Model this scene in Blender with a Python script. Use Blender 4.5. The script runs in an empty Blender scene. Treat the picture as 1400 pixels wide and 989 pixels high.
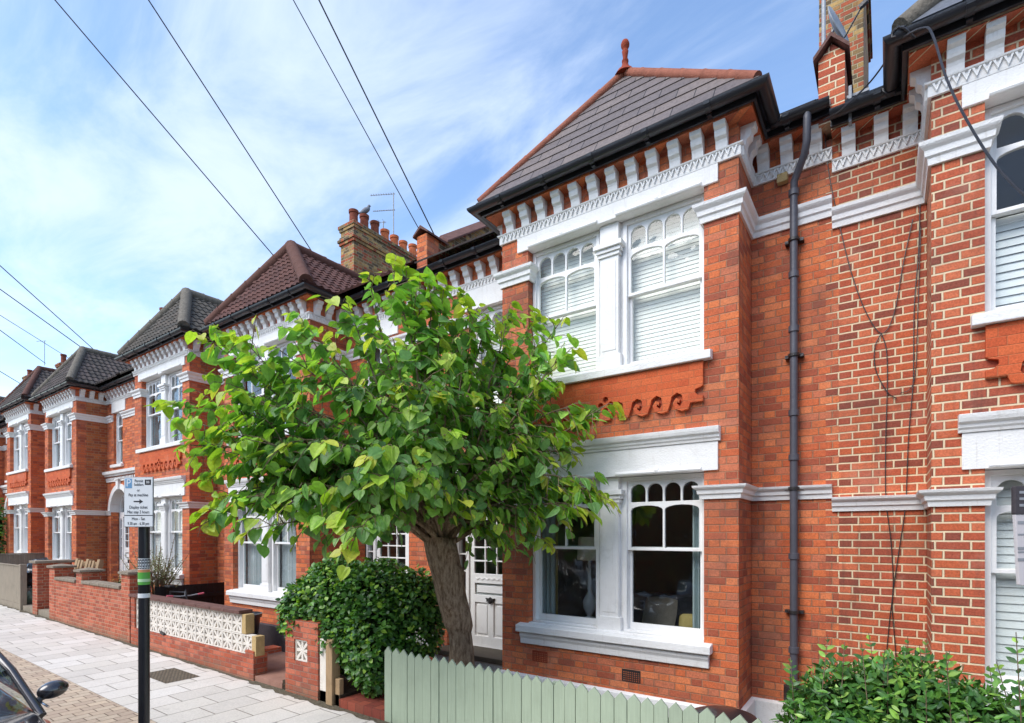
import bpy, bmesh, math, random
from mathutils import Vector, Matrix, noise
from mathutils.geometry import tessellate_polygon
random.seed(7)
R = math.radians
C = bpy.context.scene.collection
CAMH = 2.15
FPX, SN, CS = 736.0, math.sin(R(35)), math.cos(R(35))

def ray(px, py, zc):
    """a point seen at that place of the photograph, zc metres along the view"""
    t = (px - 700) / FPX
    return Vector(((CS * t - SN) * zc, (SN * t + CS) * zc, CAMH + (731 - py) / FPX * zc))
def at(px, py, Y):
    t = (px - 700) / FPX
    return ray(px, py, Y / (SN * t + CS))
def gz(X): return -0.010 * (X + 10.5)
def atg(px, py):
    zc = 6.0
    for _ in range(6):
        p = ray(px, py, zc); zc *= (CAMH - gz(p.x)) / (CAMH - p.z)
    return ray(px, py, zc)

# ------------------------------------------------------------------ mesh builder
class MB:
    def __init__(s, T=None):
        s.v = []; s.f = []; s.T = T; s.col = None
    def add(s, vs, fs):
        n = len(s.v)
        s.v += [s.T(*p) if s.T else tuple(p) for p in vs]
        s.f += [tuple(i + n for i in f) for f in fs]
        return s
    def box(s, x0, x1, y0, y1, z0, z1):
        return s.add([(x0,y0,z0),(x1,y0,z0),(x1,y1,z0),(x0,y1,z0),(x0,y0,z1),(x1,y0,z1),(x1,y1,z1),(x0,y1,z1)],
              [(0,3,2,1),(4,5,6,7),(0,1,5,4),(1,2,6,5),(2,3,7,6),(3,0,4,7)])
    def obox(s, c, ax, ay, az):
        c, ax, ay, az = map(Vector, (c, ax, ay, az))
        vs = [c + ax*i + ay*j + az*k for k in (-1,1) for (i,j) in ((-1,-1),(1,-1),(1,1),(-1,1))]
        return s.add(vs, [(0,3,2,1),(4,5,6,7),(0,1,5,4),(1,2,6,5),(2,3,7,6),(3,0,4,7)])
    def plate(s, outer, holes, y0, y1, m=None):
        """2-D outline (x,z) with holes, between depths y0 and y1; m maps (a,y,b) to a point"""
        loops = [outer] + list(holes)
        tri = tessellate_polygon([[Vector((p[0], p[1], 0)) for p in l] for l in loops])
        flat = [p for l in loops for p in l]; n = len(flat)
        m = m or (lambda a, y, b: (a, y, b))
        vs = [m(p[0], y0, p[1]) for p in flat] + [m(p[0], y1, p[1]) for p in flat]
        fs = []
        for t in tri:
            fs.append(tuple(t)); fs.append(tuple(i + n for i in reversed(t)))
        k = 0
        for l in loops:
            for i in range(len(l)):
                a, b = k + i, k + (i + 1) % len(l)
                fs.append((a, b, b + n, a + n))
            k += len(l)
        return s.add(vs, fs)
    def sweep(s, path, prof):
        """closed profile [(out,z)] along a plan path [(x,y)] with mitred corners"""
        P = [Vector(p) for p in path]; n = len(P); m = len(prof); vs = []
        for i in range(n):
            def nn(a, b):
                d = (b - a).normalized(); return Vector((d.y, -d.x))
            if i == 0: q = nn(P[0], P[1])
            elif i == n - 1: q = nn(P[-2], P[-1])
            else:
                a, b = nn(P[i-1], P[i]), nn(P[i], P[i+1]); q = (a + b) / (1 + a.dot(b))
            vs += [(P[i].x + q.x*o, P[i].y + q.y*o, z) for o, z in prof]
        fs = [tuple(range(m))[::-1], tuple((n-1)*m + j for j in range(m))]
        for i in range(n - 1):
            for j in range(m):
                k = (j + 1) % m
                fs.append((i*m+j, i*m+k, (i+1)*m+k, (i+1)*m+j))
        return s.add(vs, fs)
    def tube(s, pts, r, n=8, r1=None):
        pts = [Vector(p) for p in pts]; L = len(pts); vs = []; up = None
        for i, p in enumerate(pts):
            d = (pts[min(i+1, L-1)] - pts[max(i-1, 0)])
            d = d.normalized() if d.length > 1e-9 else Vector((0,0,1))
            if up is None:
                up = d.orthogonal().normalized()
            up = (up - d * up.dot(d)); up = up.normalized() if up.length > 1e-6 else d.orthogonal().normalized()
            w = d.cross(up)
            rr = (r[i] if isinstance(r, (list, tuple)) else (r if r1 is None else r + (r1 - r) * i / max(1, L-1)))
            vs += [p + (up * math.cos(a) + w * math.sin(a)) * rr for a in (2*math.pi*k/n for k in range(n))]
        fs = [tuple(range(n))[::-1], tuple((L-1)*n + k for k in range(n))]
        for i in range(L - 1):
            for k in range(n):
                a, b = i*n+k, i*n+(k+1) % n
                fs.append((a, b, b+n, a+n))
        return s.add(vs, fs)
    def lathe(s, c, prof, n=16, sx=1, sy=1):
        c = Vector(c); vs = []; m = len(prof)
        for r, z in prof:
            vs += [(c.x + r*math.cos(2*math.pi*k/n)*sx, c.y + r*math.sin(2*math.pi*k/n)*sy, c.z + z) for k in range(n)]
        fs = [tuple(range(n))[::-1], tuple((m-1)*n + k for k in range(n))]
        for i in range(m - 1):
            for k in range(n):
                a, b = i*n+k, i*n+(k+1) % n
                fs.append((a, b, b+n, a+n))
        return s.add(vs, fs)

def rootloc(o):
    v = Vector((0,0,0))
    while o is not None:
        v += o.location; o = o.parent
    return v
def obj(name, mb, mat, parent=None, smooth=False, bevel=0, fix=True, uv=None):
    off = rootloc(parent) if parent is not None else Vector((0,0,0))
    me = bpy.data.meshes.new(name)
    me.from_pydata([(p[0]-off.x, p[1]-off.y, p[2]-off.z) for p in mb.v], [], mb.f)
    if fix:
        bm = bmesh.new(); bm.from_mesh(me)
        bmesh.ops.recalc_face_normals(bm, faces=bm.faces); bm.to_mesh(me); bm.free()
    if smooth:
        for p in me.polygons: p.use_smooth = True
        try: me.set_sharp_from_angle(angle=R(smooth if smooth > 1 else 40))
        except Exception: pass
    if mb.col:
        a = me.color_attributes.new('tone', 'FLOAT_COLOR', 'CORNER')
        flat = []
        for p, c in zip(me.polygons, mb.col):
            for _ in p.loop_indices: flat += [c[0], c[1], c[2], 1]
        a.data.foreach_set('color', flat)
    me.materials.append(mat)
    o = bpy.data.objects.new(name, me); C.objects.link(o); o.parent = parent
    if bevel:
        b = o.modifiers.new('bevel', 'BEVEL'); b.width = bevel; b.segments = 2; b.limit_method = 'ANGLE'; b.angle_limit = R(40)
    return o
def tag(o, label, cat, group=None, kind=None):
    if label: o['label'] = label
    if cat: o['category'] = cat
    if group: o['group'] = group
    if kind: o['kind'] = kind
    return o
def thing(name, loc, label, cat, group=None):
    o = bpy.data.objects.new(name, None); C.objects.link(o); o.location = loc
    o.empty_display_size = .2
    return tag(o, label, cat, group)
def struct(name, mb, mat, **k):
    o = obj(name, mb, mat, **k); o['kind'] = 'structure'; return o
def copy_of(o, parent, loc, rz=0, scale=None):
    c = o.copy(); C.objects.link(c); c.parent = parent
    c.location = Vector(loc) - (rootloc(parent) if parent else Vector((0,0,0)))
    c.rotation_euler = (0, 0, rz)
    if scale: c.scale = scale
    return c

# ------------------------------------------------------------------ materials
class NT:
    def __init__(s, name):
        s.m = bpy.data.materials.new(name); s.m.use_nodes = True
        s.t = s.m.node_tree; s.t.nodes.clear()
        s.out = s.n('ShaderNodeOutputMaterial')
    def n(s, ty, **k):
        x = s.t.nodes.new(ty)
        for a, b in k.items():
            if a == 'op': x.operation = b
            elif hasattr(x, a): setattr(x, a, b)
        return x
    def l(s, a, b): s.t.links.new(a, b)
    def put(s, sock, v):
        if hasattr(v, 'links') or isinstance(v, bpy.types.NodeSocket): s.l(v, sock)
        else: sock.default_value = v
    def math(s, op, a, b=0.0, c=None, clamp=False):
        x = s.n('ShaderNodeMath', op=op); x.use_clamp = clamp
        s.put(x.inputs[0], a); s.put(x.inputs[1], b)
        if c is not None: s.put(x.inputs[2], c)
        return x.outputs[0]
    def mix(s, f, a, b, bt='MIX'):
        x = s.n('ShaderNodeMix'); x.data_type = 'RGBA'; x.blend_type = bt
        s.put(x.inputs[0], f); s.put(x.inputs[6], a); s.put(x.inputs[7], b)
        return x.outputs[2]
    def noise(s, vec, scale, detail=3, rough=.55):
        x = s.n('ShaderNodeTexNoise'); s.put(x.inputs['Scale'], scale); x.inputs['Detail'].default_value = detail
        x.inputs['Roughness'].default_value = rough
        if vec is not None: s.l(vec, x.inputs['Vector'])
        return x.outputs['Fac']
    def ramp(s, f, stops, interp='LINEAR'):
        x = s.n('ShaderNodeValToRGB'); x.color_ramp.interpolation = interp
        e = x.color_ramp.elements
        while len(e) > 1: e.remove(e[-1])
        e[0].position = stops[0][0]; e[0].color = c4(stops[0][1])
        for p, c in stops[1:]:
            q = e.new(p); q.color = c4(c)
        s.put(x.inputs[0], f); return x.outputs[0]
    def mr(s, v, a, b, c=0., d=1.):
        x = s.n('ShaderNodeMapRange'); s.put(x.inputs[0], v)
        for i, q in zip((1,2,3,4), (a,b,c,d)): x.inputs[i].default_value = q
        return x.outputs[0]
    def bump(s, h, dist, strength=1.0):
        x = s.n('ShaderNodeBump'); x.inputs['Distance'].default_value = dist; x.inputs['Strength'].default_value = strength
        s.l(h, x.inputs['Height']); return x.outputs[0]
    def bsdf(s, col, rough=.6, metal=0, spec=.5, normal=None, coat=0):
        x = s.n('ShaderNodeBsdfPrincipled')
        s.put(x.inputs['Base Color'], c4(col) if isinstance(col, (tuple, list)) else col)
        s.put(x.inputs['Roughness'], rough); x.inputs['Metallic'].default_value = metal
        x.inputs['Specular IOR Level'].default_value = spec; x.inputs['Coat Weight'].default_value = coat
        if normal is not None: s.l(normal, x.inputs['Normal'])
        s.l(x.outputs[0], s.out.inputs[0]); return x
def c4(c): return (c[0], c[1], c[2], 1)
def srgb(r, g, b):
    f = lambda v: (v/255/12.92) if v/255 <= .04045 else ((v/255+.055)/1.055)**2.4
    return (f(r), f(g), f(b))

def brick_mat(name, cols, mortar, mw=.010, dirt=.35, dirtcol=(.05,.04,.035), mvar=.2, bumpd=.009, band=None):
    k = NT(name); g = k.n('ShaderNodeNewGeometry'); pos = g.outputs['Position']
    wob = k.n('ShaderNodeTexNoise'); wob.inputs['Scale'].default_value = 9; wob.inputs['Detail'].default_value = 2
    k.l(pos, wob.inputs['Vector'])
    va = k.n('ShaderNodeVectorMath', op='MULTIPLY_ADD'); k.l(wob.outputs['Color'], va.inputs[0]); va.inputs[1].default_value = (.007,.0,.006); k.l(pos, va.inputs[2])
    sp = k.n('ShaderNodeSeparateXYZ'); k.l(va.outputs[0], sp.inputs[0])
    u = k.math('ADD', sp.outputs[0], sp.outputs[1]); v = k.math('DIVIDE', sp.outputs[2], .075)
    row = k.math('FLOOR', v); par = k.math('MODULO', k.math('ABSOLUTE', row), 2)
    wn = k.n('ShaderNodeTexWhiteNoise', noise_dimensions='1D'); k.l(row, wn.inputs['W'])
    uu = k.math('ADD', k.math('DIVIDE', u, .3375), k.math('ADD', k.math('MULTIPLY', par, .5), k.math('MULTIPLY', wn.outputs[0], .05)))
    cell = k.math('FLOOR', uu); fr = k.math('FRACT', uu)
    isH = k.math('GREATER_THAN', fr, .6667)
    du = k.math('MINIMUM', k.math('MINIMUM', fr, k.math('ABSOLUTE', k.math('SUBTRACT', fr, .6667))), k.math('SUBTRACT', 1., fr))
    fv = k.math('FRACT', v)
    dv = k.math('MULTIPLY', k.math('MINIMUM', fv, k.math('SUBTRACT', 1., fv)), .075)
    d = k.math('MINIMUM', k.math('MULTIPLY', du, .3375), dv)
    mask = k.mr(d, mw*.5 - .0012, mw*.5 + .0022)
    idv = k.n('ShaderNodeCombineXYZ'); k.l(k.math('ADD', k.math('MULTIPLY', cell, 2.), isH), idv.inputs[0]); k.l(row, idv.inputs[1])
    rn = k.n('ShaderNodeTexWhiteNoise', noise_dimensions='2D'); k.l(idv.outputs[0], rn.inputs['Vector'])
    n = len(cols); base = k.ramp(rn.outputs[0], [(i / n, c) for i, c in enumerate(cols)], 'CONSTANT')
    fine = k.noise(pos, 70, 4, .7); base = k.mix(1.0, base, k.ramp(fine, [(.25, (.62,.6,.6)), (.75, (1.3,1.28,1.25))]), 'MULTIPLY')
    mn = k.noise(pos, 30, 3)
    mc = k.mix(k.mr(mn, .3, .7), c4(tuple(x*(1-mvar) for x in mortar)), c4(mortar))
    col = k.mix(mask, mc, base)
    big = k.noise(pos, 1.3, 5, .65)
    col = k.mix(k.math('MULTIPLY', k.mr(big, .48, .72), dirt), col, c4(dirtcol))
    ef = k.noise(pos, 2.1, 6, .7)
    col = k.mix(k.math('MULTIPLY', k.mr(ef, .56, .70), .28), col, c4(tuple(.35*x+.65*y for x, y in zip(cols[0], (.62,.42,.32)))))
    mpd = k.n('ShaderNodeMapping'); mpd.inputs['Scale'].default_value = (5,5,.5); k.l(pos, mpd.inputs[0])
    rs_ = k.noise(mpd.outputs[0], 1.5, 6, .72)
    col = k.mix(k.math('MULTIPLY', k.mr(rs_, .56, .72), dirt), col, c4(dirtcol))
    if band:  # grime that grew along the damp foot of the wall
        z = k.n('ShaderNodeSeparateXYZ'); k.l(pos, z.inputs[0])
        h = k.math('ADD', z.outputs[2], k.math('MULTIPLY', k.noise(pos, 3, 3), -.5))
        col = k.mix(k.math('MULTIPLY', k.mr(h, band, band-.3), .6), col, c4((.20,.17,.11)))
    h = k.math('ADD', mask, k.math('MULTIPLY', fine, .35))
    k.bsdf(col, .85, spec=.25, normal=k.bump(h, bumpd)); return k.m

ORANGE = [srgb(*c) for c in ((204,108,68),(214,120,74),(196,102,66),(218,128,84),(188,100,70),(210,114,70),(166,88,64),(198,116,84))]
RED = [srgb(*c) for c in ((186,94,66),(194,102,70),(178,88,62),(202,112,78),(168,86,64),(190,98,64),(144,78,62))]
BROWN = [srgb(*c) for c in ((182,106,64),(166,96,60),(194,116,70),(172,90,58),(156,88,62),(190,108,62))]
STOCK = [srgb(*c) for c in ((168,88,58),(150,76,52),(152,122,76),(128,104,70),(104,86,62),(176,144,92),(96,82,64),(160,120,74),(150,82,56))]
PINK = [srgb(*c) for c in ((178,92,66),(190,104,78),(168,84,60),(196,112,86),(160,84,66))]
M = {}
M['brick_a'] = brick_mat('brick_orange', ORANGE, srgb(190,136,106), .0075, .6, (.15,.08,.06))
M['brick_b'] = brick_mat('brick_repointed', RED, srgb(230,206,170), .0138, .45, (.10,.055,.045), .12)
M['brick_c'] = brick_mat('brick_rose', ORANGE, srgb(176,122,94), .008, .3, (.16,.08,.055))
M['brick_d'] = brick_mat('brick_brown', BROWN, srgb(178,142,108), .011, .25, (.08,.05,.035))
M['brick_rubbed'] = brick_mat('brick_rubbed', [srgb(*c) for c in ((200,96,56),(206,100,60),(194,90,54),(208,104,62))], srgb(196,116,78), .004, .2, (.2,.09,.05), bumpd=.003)
M['brick_stock'] = brick_mat('brick_stock', STOCK, srgb(166,150,120), .013, .55, (.035,.03,.027))
M['brick_garden'] = brick_mat('brick_garden', PINK, srgb(198,160,130), .011, .15, (.1,.06,.05), band=.02)
M['brick_low'] = brick_mat('brick_low', PINK, srgb(170,128,110), .010, .25, (.12,.08,.07), band=-.08)

def paint(name, col, rough=.45, var=.1, scale=6, spec=.4, bump=.0015, grime=.25):
    k = NT(name); g = k.n('ShaderNodeNewGeometry'); pos = g.outputs['Position']
    a = k.noise(pos, scale, 5, .65); b = k.noise(pos, 60, 3)
    c = k.mix(k.mr(a, .35, .75), c4(col), c4(tuple(x*(1-var) for x in col)))
    c = k.mix(k.math('MULTIPLY', k.mr(k.noise(pos, 2.3, 6, .75), .56, .75), grime), c, c4((col[0]*.5, col[1]*.47, col[2]*.42)))
    if grime:
        mp = k.n('ShaderNodeMapping'); mp.inputs['Scale'].default_value = (14,14,1.1); k.l(pos, mp.inputs[0])
        st = k.noise(mp.outputs[0], 1.6, 5, .7)
        c = k.mix(k.math('MULTIPLY', k.mr(st, .58, .74), grime*.9), c, c4((col[0]*.48, col[1]*.42, col[2]*.34)))
        ch = k.noise(pos, 38, 6, .8)
        c = k.mix(k.math('MULTIPLY', k.mr(ch, .67, .71), grime*1.2, clamp=True), c, c4((col[0]*.5, col[1]*.45, col[2]*.4)))
    k.bsdf(c, rough, spec=spec, normal=k.bump(k.math('ADD', b, k.math('MULTIPLY', a, 1.5)), bump*1.5)); return k.m
M['white'] = paint('white_masonry_paint', (.83,.815,.79), .55, .08, 4, bump=.003, grime=.38)
M['white_wood'] = paint('white_gloss_paint', (.84,.83,.81), .35, .06, 5, grime=.22)
M['white_far'] = paint('white_paint_aged', (.80,.785,.75), .5, .12, 4, grime=.35)
M['blind'] = paint('blind_white', (.90,.90,.83), .5, .04, 3, grime=0)
M['shutter'] = paint('shutter_white', (.74,.77,.77), .4, .04, 3, grime=0)
M['terracotta'] = paint('terracotta', srgb(186,80,42), .75, .15, 8, .25, .004, .2)
M['terracotta_dark'] = paint('terracotta_weathered', srgb(150,64,40), .8, .3, 5, .25, .004, .3)
M['pot'] = paint('pot_clay', srgb(204,112,70), .8, .35, 9, .25, .004, .6)
M['pot_sooty'] = paint('pot_clay_sooty', srgb(132,70,52), .85, .45, 9, .25, .004, .9)
M['black'] = paint('black_plastic', (.022,.022,.026), .28, .2, 5, .5, .001, .1)
M['black_old'] = paint('black_iron_paint', (.03,.026,.026), .4, .4, 7, .5, .003, .3)
M['pipe'] = paint('pipe_grey', srgb(84,84,92), .42, .25, 3, .5, .002, .8)
M['lead'] = paint('lead_flashing', (.30,.31,.33), .5, .25, 6)
M['plinth_dark'] = paint('bitumen_plinth', (.06,.05,.055), .6, .4, 8)
M['stone'] = paint('coping_stone', srgb(150,138,122), .85, .4, 12, .2, .006, .6)
M['slate_step'] = paint('step_stone', srgb(86,78,66), .7, .3, 8)
M['concrete'] = paint('concrete', srgb(150,140,124), .9, .3, 5, .2, .004, .6)
M['pink_concrete'] = paint('pink_concrete', srgb(164,124,108), .9, .3, 4, .2, .004, .6)
M['soil'] = paint('soil', (.09,.065,.045), .95, .5, 9, .1, .02, .5)
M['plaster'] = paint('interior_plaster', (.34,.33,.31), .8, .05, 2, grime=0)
M['curtain'] = paint('net_curtain', (.62,.66,.66), .8, .05, 2, .1, grime=0)
M['curtain_blue'] = paint('pale_blue_curtain', (.42,.50,.50), .8, .05, 2, .1, grime=0)
M['mustard'] = paint('mustard_fabric', (.44,.34,.12), .85, .15, 12, .1, grime=0)
M['sofa'] = paint('sofa_fabric', (.10,.10,.11), .9, .2, 12, .1, grime=0)
M['cushion'] = paint('cushion_fabric', (.42,.36,.28), .9, .2, 12, .1, grime=0)
M['shade'] = paint('lamp_shade', (.72,.66,.54), .8, .04, 12, .1, grime=0)
M['metal'] = paint('galvanised', (.35,.36,.38), .35, .2, 12)
M['rubber'] = paint('rubber', (.015,.015,.016), .7, .1)
M['trim_terr'] = M['terracotta']
M['yellow_stone'] = paint('cut_yellow_stone', srgb(196,168,118), .85, .2, 15, .2, .004, .3)
M['screen'] = paint('cast_concrete_screen', srgb(228,221,210), .8, .15, 9, .25, .003, .4)
M['cope_red'] = paint('red_coping', srgb(116,84,76), .8, .4, 10, .25, .004, .6)
M['path'] = None

def boards(name, col, var=.35, rough=.75, axis=0, width=.12, grime=.4, seam=False):
    k = NT(name); g = k.n('ShaderNodeNewGeometry'); pos = g.outputs['Position']
    mp = k.n('ShaderNodeMapping'); mp.inputs['Scale'].default_value = (22,22,1.2); k.l(pos, mp.inputs[0])
    gr = k.noise(mp.outputs[0], 2.2, 5, .7)
    ob = k.n('ShaderNodeObjectInfo')
    c = k.mix(k.mr(gr, .3, .7), c4(col), c4(tuple(x*(1-var) for x in col)))
    c = k.mix(k.math('MULTIPLY', ob.outputs['Random'], .12), c, c4(tuple(x*.6 for x in col)))
    c = k.mix(k.math('MULTIPLY', k.mr(k.noise(pos, 2.5, 5, .7), .5, .75), grime), c, c4(tuple(x*.4 for x in col)))
    k.bsdf(c, rough, spec=.3, normal=k.bump(gr, .003)); return k.m
M['picket'] = boards('sage_green_paint', srgb(168,182,158), .16, .6, grime=.22)
M['timber_grey'] = boards('grey_timber', srgb(158,146,128), .35)
M['timber_tan'] = boards('tan_timber', srgb(182,152,116), .35, grime=.6)
M['timber_black'] = boards('black_timber', (.012,.012,.014), .5, .5)

def bark():
    k = NT('bark'); g = k.n('ShaderNodeNewGeometry'); pos = g.outputs['Position']
    mp = k.n('ShaderNodeMapping'); mp.inputs['Scale'].default_value = (1,1,.28); k.l(pos, mp.inputs[0])
    a = k.noise(mp.outputs[0], 26, 8, .75); b = k.noise(pos, 5, 4)
    c = k.ramp(a, [(.28, srgb(62,48,38)), (.42, srgb(124,102,82)), (.55, srgb(164,142,118)), (.72, srgb(196,176,150))])
    c = k.mix(k.math('MULTIPLY', k.mr(b, .5, .7), .45), c, c4(srgb(88,74,56)))
    k.bsdf(c, .9, spec=.15, normal=k.bump(a, .05)); return k.m
M['bark'] = bark()

def leafmat(name, spec=.45, trans=.35, rough=.42):
    k = NT(name); at_ = k.n('ShaderNodeAttribute'); at_.attribute_name = 'tone'
    g = k.n('ShaderNodeNewGeometry')
    c = k.mix(1.0, at_.outputs['Color'], k.ramp(k.noise(g.outputs['Position'], 30, 3), [(.3, (.8,.8,.8)), (.7, (1.15,1.15,1.1))]), 'MULTIPLY')
    p = k.bsdf(c, rough, spec=spec)
    t = k.n('ShaderNodeBsdfTranslucent'); k.l(k.mix(1.0, c, c4((1.1,1.25,.5)), 'MULTIPLY'), t.inputs[0])
    mx = k.n('ShaderNodeMixShader'); mx.inputs[0].default_value = trans
    k.l(p.outputs[0], mx.inputs[1]); k.l(t.outputs[0], mx.inputs[2]); k.l(mx.outputs[0], k.out.inputs[0]); return k.m
M['leaf'] = leafmat('leaf', .5, .45, .46)
M['leaf_small'] = leafmat('leaf_small', .5, .22, .38)

def glass(name, tint=(1,1,1), rough=0.0, bumpy=.0, refl=1.0):
    k = NT(name)
    g0 = k.n('ShaderNodeNewGeometry'); dt = k.n('ShaderNodeVectorMath', op='DOT_PRODUCT'); k.l(g0.outputs['Normal'], dt.inputs[0]); k.l(g0.outputs['Incoming'], dt.inputs[1])
    fr_ = k.math('ADD', k.math('MULTIPLY', k.math('POWER', k.math('SUBTRACT', 1., k.math('ABSOLUTE', dt.outputs['Value'])), 5.), .95), .045)
    gl = k.n('ShaderNodeBsdfGlossy'); gl.inputs['Roughness'].default_value = rough
    tr = k.n('ShaderNodeBsdfTransparent'); tr.inputs[0].default_value = c4(tint)
    g = k.n('ShaderNodeNewGeometry'); nz = k.noise(g.outputs['Position'], 2.2, 2)
    b = k.bump(nz, .012 + bumpy); k.l(b, gl.inputs['Normal'])
    mx = k.n('ShaderNodeMixShader'); k.l(k.math('MULTIPLY', fr_, 1.35*refl, clamp=True), mx.inputs[0])
    k.l(tr.outputs[0], mx.inputs[1]); k.l(gl.outputs[0], mx.inputs[2]); k.l(mx.outputs[0], k.out.inputs[0]); return k.m
M['glass'] = glass('window_glass', (.93,.95,.95))
M['glass_clear'] = glass('upstairs_glass', (.97,.98,.97), refl=.45)
M['glass_car'] = glass('car_glass', (.68,.76,.74), refl=1.4)

def tiles(name, cols, kind='slate', rowv=.2):
    k = NT(name); uv = k.n('ShaderNodeAttribute'); uv.attribute_name = 'tile'; g = k.n('ShaderNodeNewGeometry')
    pos = g.outputs['Position']
    sp = k.n('ShaderNodeSeparateXYZ'); k.l(uv.outputs['Vector'], sp.inputs[0])
    row = sp.outputs[1]; u = sp.outputs[0]
    par = k.math('MULTIPLY', k.math('MODULO', k.math('FLOOR', k.math('ADD', row, .01)), 2.), .5 if kind == 'slate' else 0.)
    wd = .42 if kind == 'slate' else .30
    uu = k.math('ADD', k.math('DIVIDE', u, wd), par)
    idv = k.n('ShaderNodeCombineXYZ'); k.l(k.math('FLOOR', uu), idv.inputs[0]); k.l(k.math('FLOOR', k.math('ADD', row, .01)), idv.inputs[1])
    wn = k.n('ShaderNodeTexWhiteNoise', noise_dimensions='2D'); k.l(idv.outputs[0], wn.inputs['Vector'])
    n = len(cols); c = k.ramp(wn.outputs[0], [(i/n, q) for i, q in enumerate(cols)], 'CONSTANT')
    f = k.noise(pos, 25, 5, .7)
    c = k.mix(1.0, c, k.ramp(f, [(.3, (.7,.7,.7)), (.7, (1.25,1.25,1.25))]), 'MULTIPLY')
    c = k.mix(k.math('MULTIPLY', k.mr(k.noise(pos, 14, 6, .8), .62, .7), .35 if kind != 'slate' else .1), c, c4((.34,.33,.27)))
    fr = k.math('FRACT', uu); e = k.math('MINIMUM', fr, k.math('SUBTRACT', 1., fr))
    m = k.mr(e, .004, .016)
    c = k.mix(m, c4((.015,.014,.014)), c)
    k.bsdf(c, .62 if kind == 'slate' else .85, spec=.35, normal=k.bump(k.math('ADD', m, f), .004)); return k.m
M['slate'] = tiles('slate_roof', [srgb(108,97,94), srgb(104,94,92), srgb(114,102,97), srgb(100,90,88)])
M['slate_grey'] = tiles('slate_grey_roof', [srgb(108,112,120), srgb(98,102,110)])
M['tile_brown'] = tiles('tile_brown', [srgb(92,60,52), srgb(98,64,56), srgb(86,56,50)], 'pan')
M['tile_grey'] = tiles('tile_grey', [srgb(86,80,72), srgb(78,74,68), srgb(92,84,76)], 'pan')
M['tile_dark'] = tiles('tile_dark', [srgb(78,70,66), srgb(86,76,72), srgb(70,64,60)], 'pan')
M['ridge_brown'] = paint('ridge_brown', srgb(104,72,62), .85, .3, 14, .2, .004, .3)
M['ridge_grey'] = paint('ridge_grey', srgb(124,116,104), .85, .5, 20, .2, .006, .5)
M['ridge_red'] = paint('ridge_red', srgb(156,96,76), .8, .35, 9, .2, .004, .4)

def paving(name, bw, bh, cols, joint, mort=.006, bumpd=.004, grime=.3):
    k = NT(name); g = k.n('ShaderNodeNewGeometry'); pos = g.outputs['Position']
    sp = k.n('ShaderNodeSeparateXYZ'); k.l(pos, sp.inputs[0])
    cb = k.n('ShaderNodeCombineXYZ'); k.l(sp.outputs[1], cb.inputs[0]); k.l(sp.outputs[0], cb.inputs[1])
    # rows run across the footway, joints staggered row by row
    v = k.math('DIVIDE', sp.outputs[0], bh); row = k.math('FLOOR', v)
    wn0 = k.n('ShaderNodeTexWhiteNoise', noise_dimensions='1D'); k.l(row, wn0.inputs['W'])
    u = k.math('ADD', k.math('DIVIDE', sp.outputs[1], bw), k.math('ADD', k.math('MULTIPLY', k.math('MODULO', k.math('ABSOLUTE', row), 2.), .5), k.math('MULTIPLY', wn0.outputs[0], .12)))
    cell = k.math('FLOOR', u); fu = k.math('FRACT', u); fv = k.math('FRACT', v)
    du = k.math('MULTIPLY', k.math('MINIMUM', fu, k.math('SUBTRACT', 1., fu)), bw)
    dv = k.math('MULTIPLY', k.math('MINIMUM', fv, k.math('SUBTRACT', 1., fv)), bh)
    m = k.mr(k.math('MINIMUM', du, dv), mort*.4, mort)
    idv = k.n('ShaderNodeCombineXYZ'); k.l(cell, idv.inputs[0]); k.l(row, idv.inputs[1])
    wn = k.n('ShaderNodeTexWhiteNoise', noise_dimensions='2D'); k.l(idv.outputs[0], wn.inputs['Vector'])
    n = len(cols); c = k.ramp(wn.outputs[0], [(i/n, q) for i, q in enumerate(cols)], 'CONSTANT')
    f = k.noise(pos, 45, 5, .7)
    c = k.mix(1.0, c, k.ramp(f, [(.3, (.85,.85,.84)), (.7, (1.1,1.1,1.1))]), 'MULTIPLY')
    c = k.mix(k.math('MULTIPLY', k.mr(k.noise(pos, 1.6, 6, .75), .5, .75), grime), c, c4(tuple(x*.55 for x in cols[0])))
    gum = k.noise(pos, 16, 3, .5)
    c = k.mix(k.math('MULTIPLY', k.mr(gum, .70, .73), .35), c, c4(tuple(x*.45 for x in cols[0])))
    c = k.mix(m, c4(joint), c)
    k.bsdf(c, .85, spec=.25, normal=k.bump(k.math('ADD', m, k.math('MULTIPLY', f, .3)), bumpd)); return k.m
M['slabs'] = paving('footway_slabs', .60, .42, [srgb(206,199,188), srgb(211,204,194), srgb(201,194,184), srgb(215,209,200)], srgb(120,110,98), .008)
M['pavers'] = paving('beige_pavers', .21, .145, [srgb(186,166,144), srgb(196,176,152), srgb(178,158,138), srgb(190,172,150)], srgb(110,92,76), .007)
M['kerb'] = paving('granite_kerb', 1.5, .9, [srgb(150,146,140), srgb(142,138,134)], srgb(80,76,70), .01)
M['path'] = paving('red_path_tiles', .15, .15, [srgb(140,70,54), srgb(150,78,60), srgb(128,64,52)], srgb(90,60,50), .005)
M['manhole'] = paving('access_cover', .05, .05, [srgb(120,108,90), srgb(110,98,82)], srgb(80,72,60), .012)
def asphalt():
    k = NT('asphalt'); g = k.n('ShaderNodeNewGeometry'); f = k.noise(g.outputs['Position'], 90, 4, .7)
    k.bsdf(k.ramp(f, [(.3, (.035,.035,.036)), (.7, (.075,.075,.075))]), .9, spec=.3, normal=k.bump(f, .006)); return k.m
M['asphalt'] = asphalt()
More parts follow.
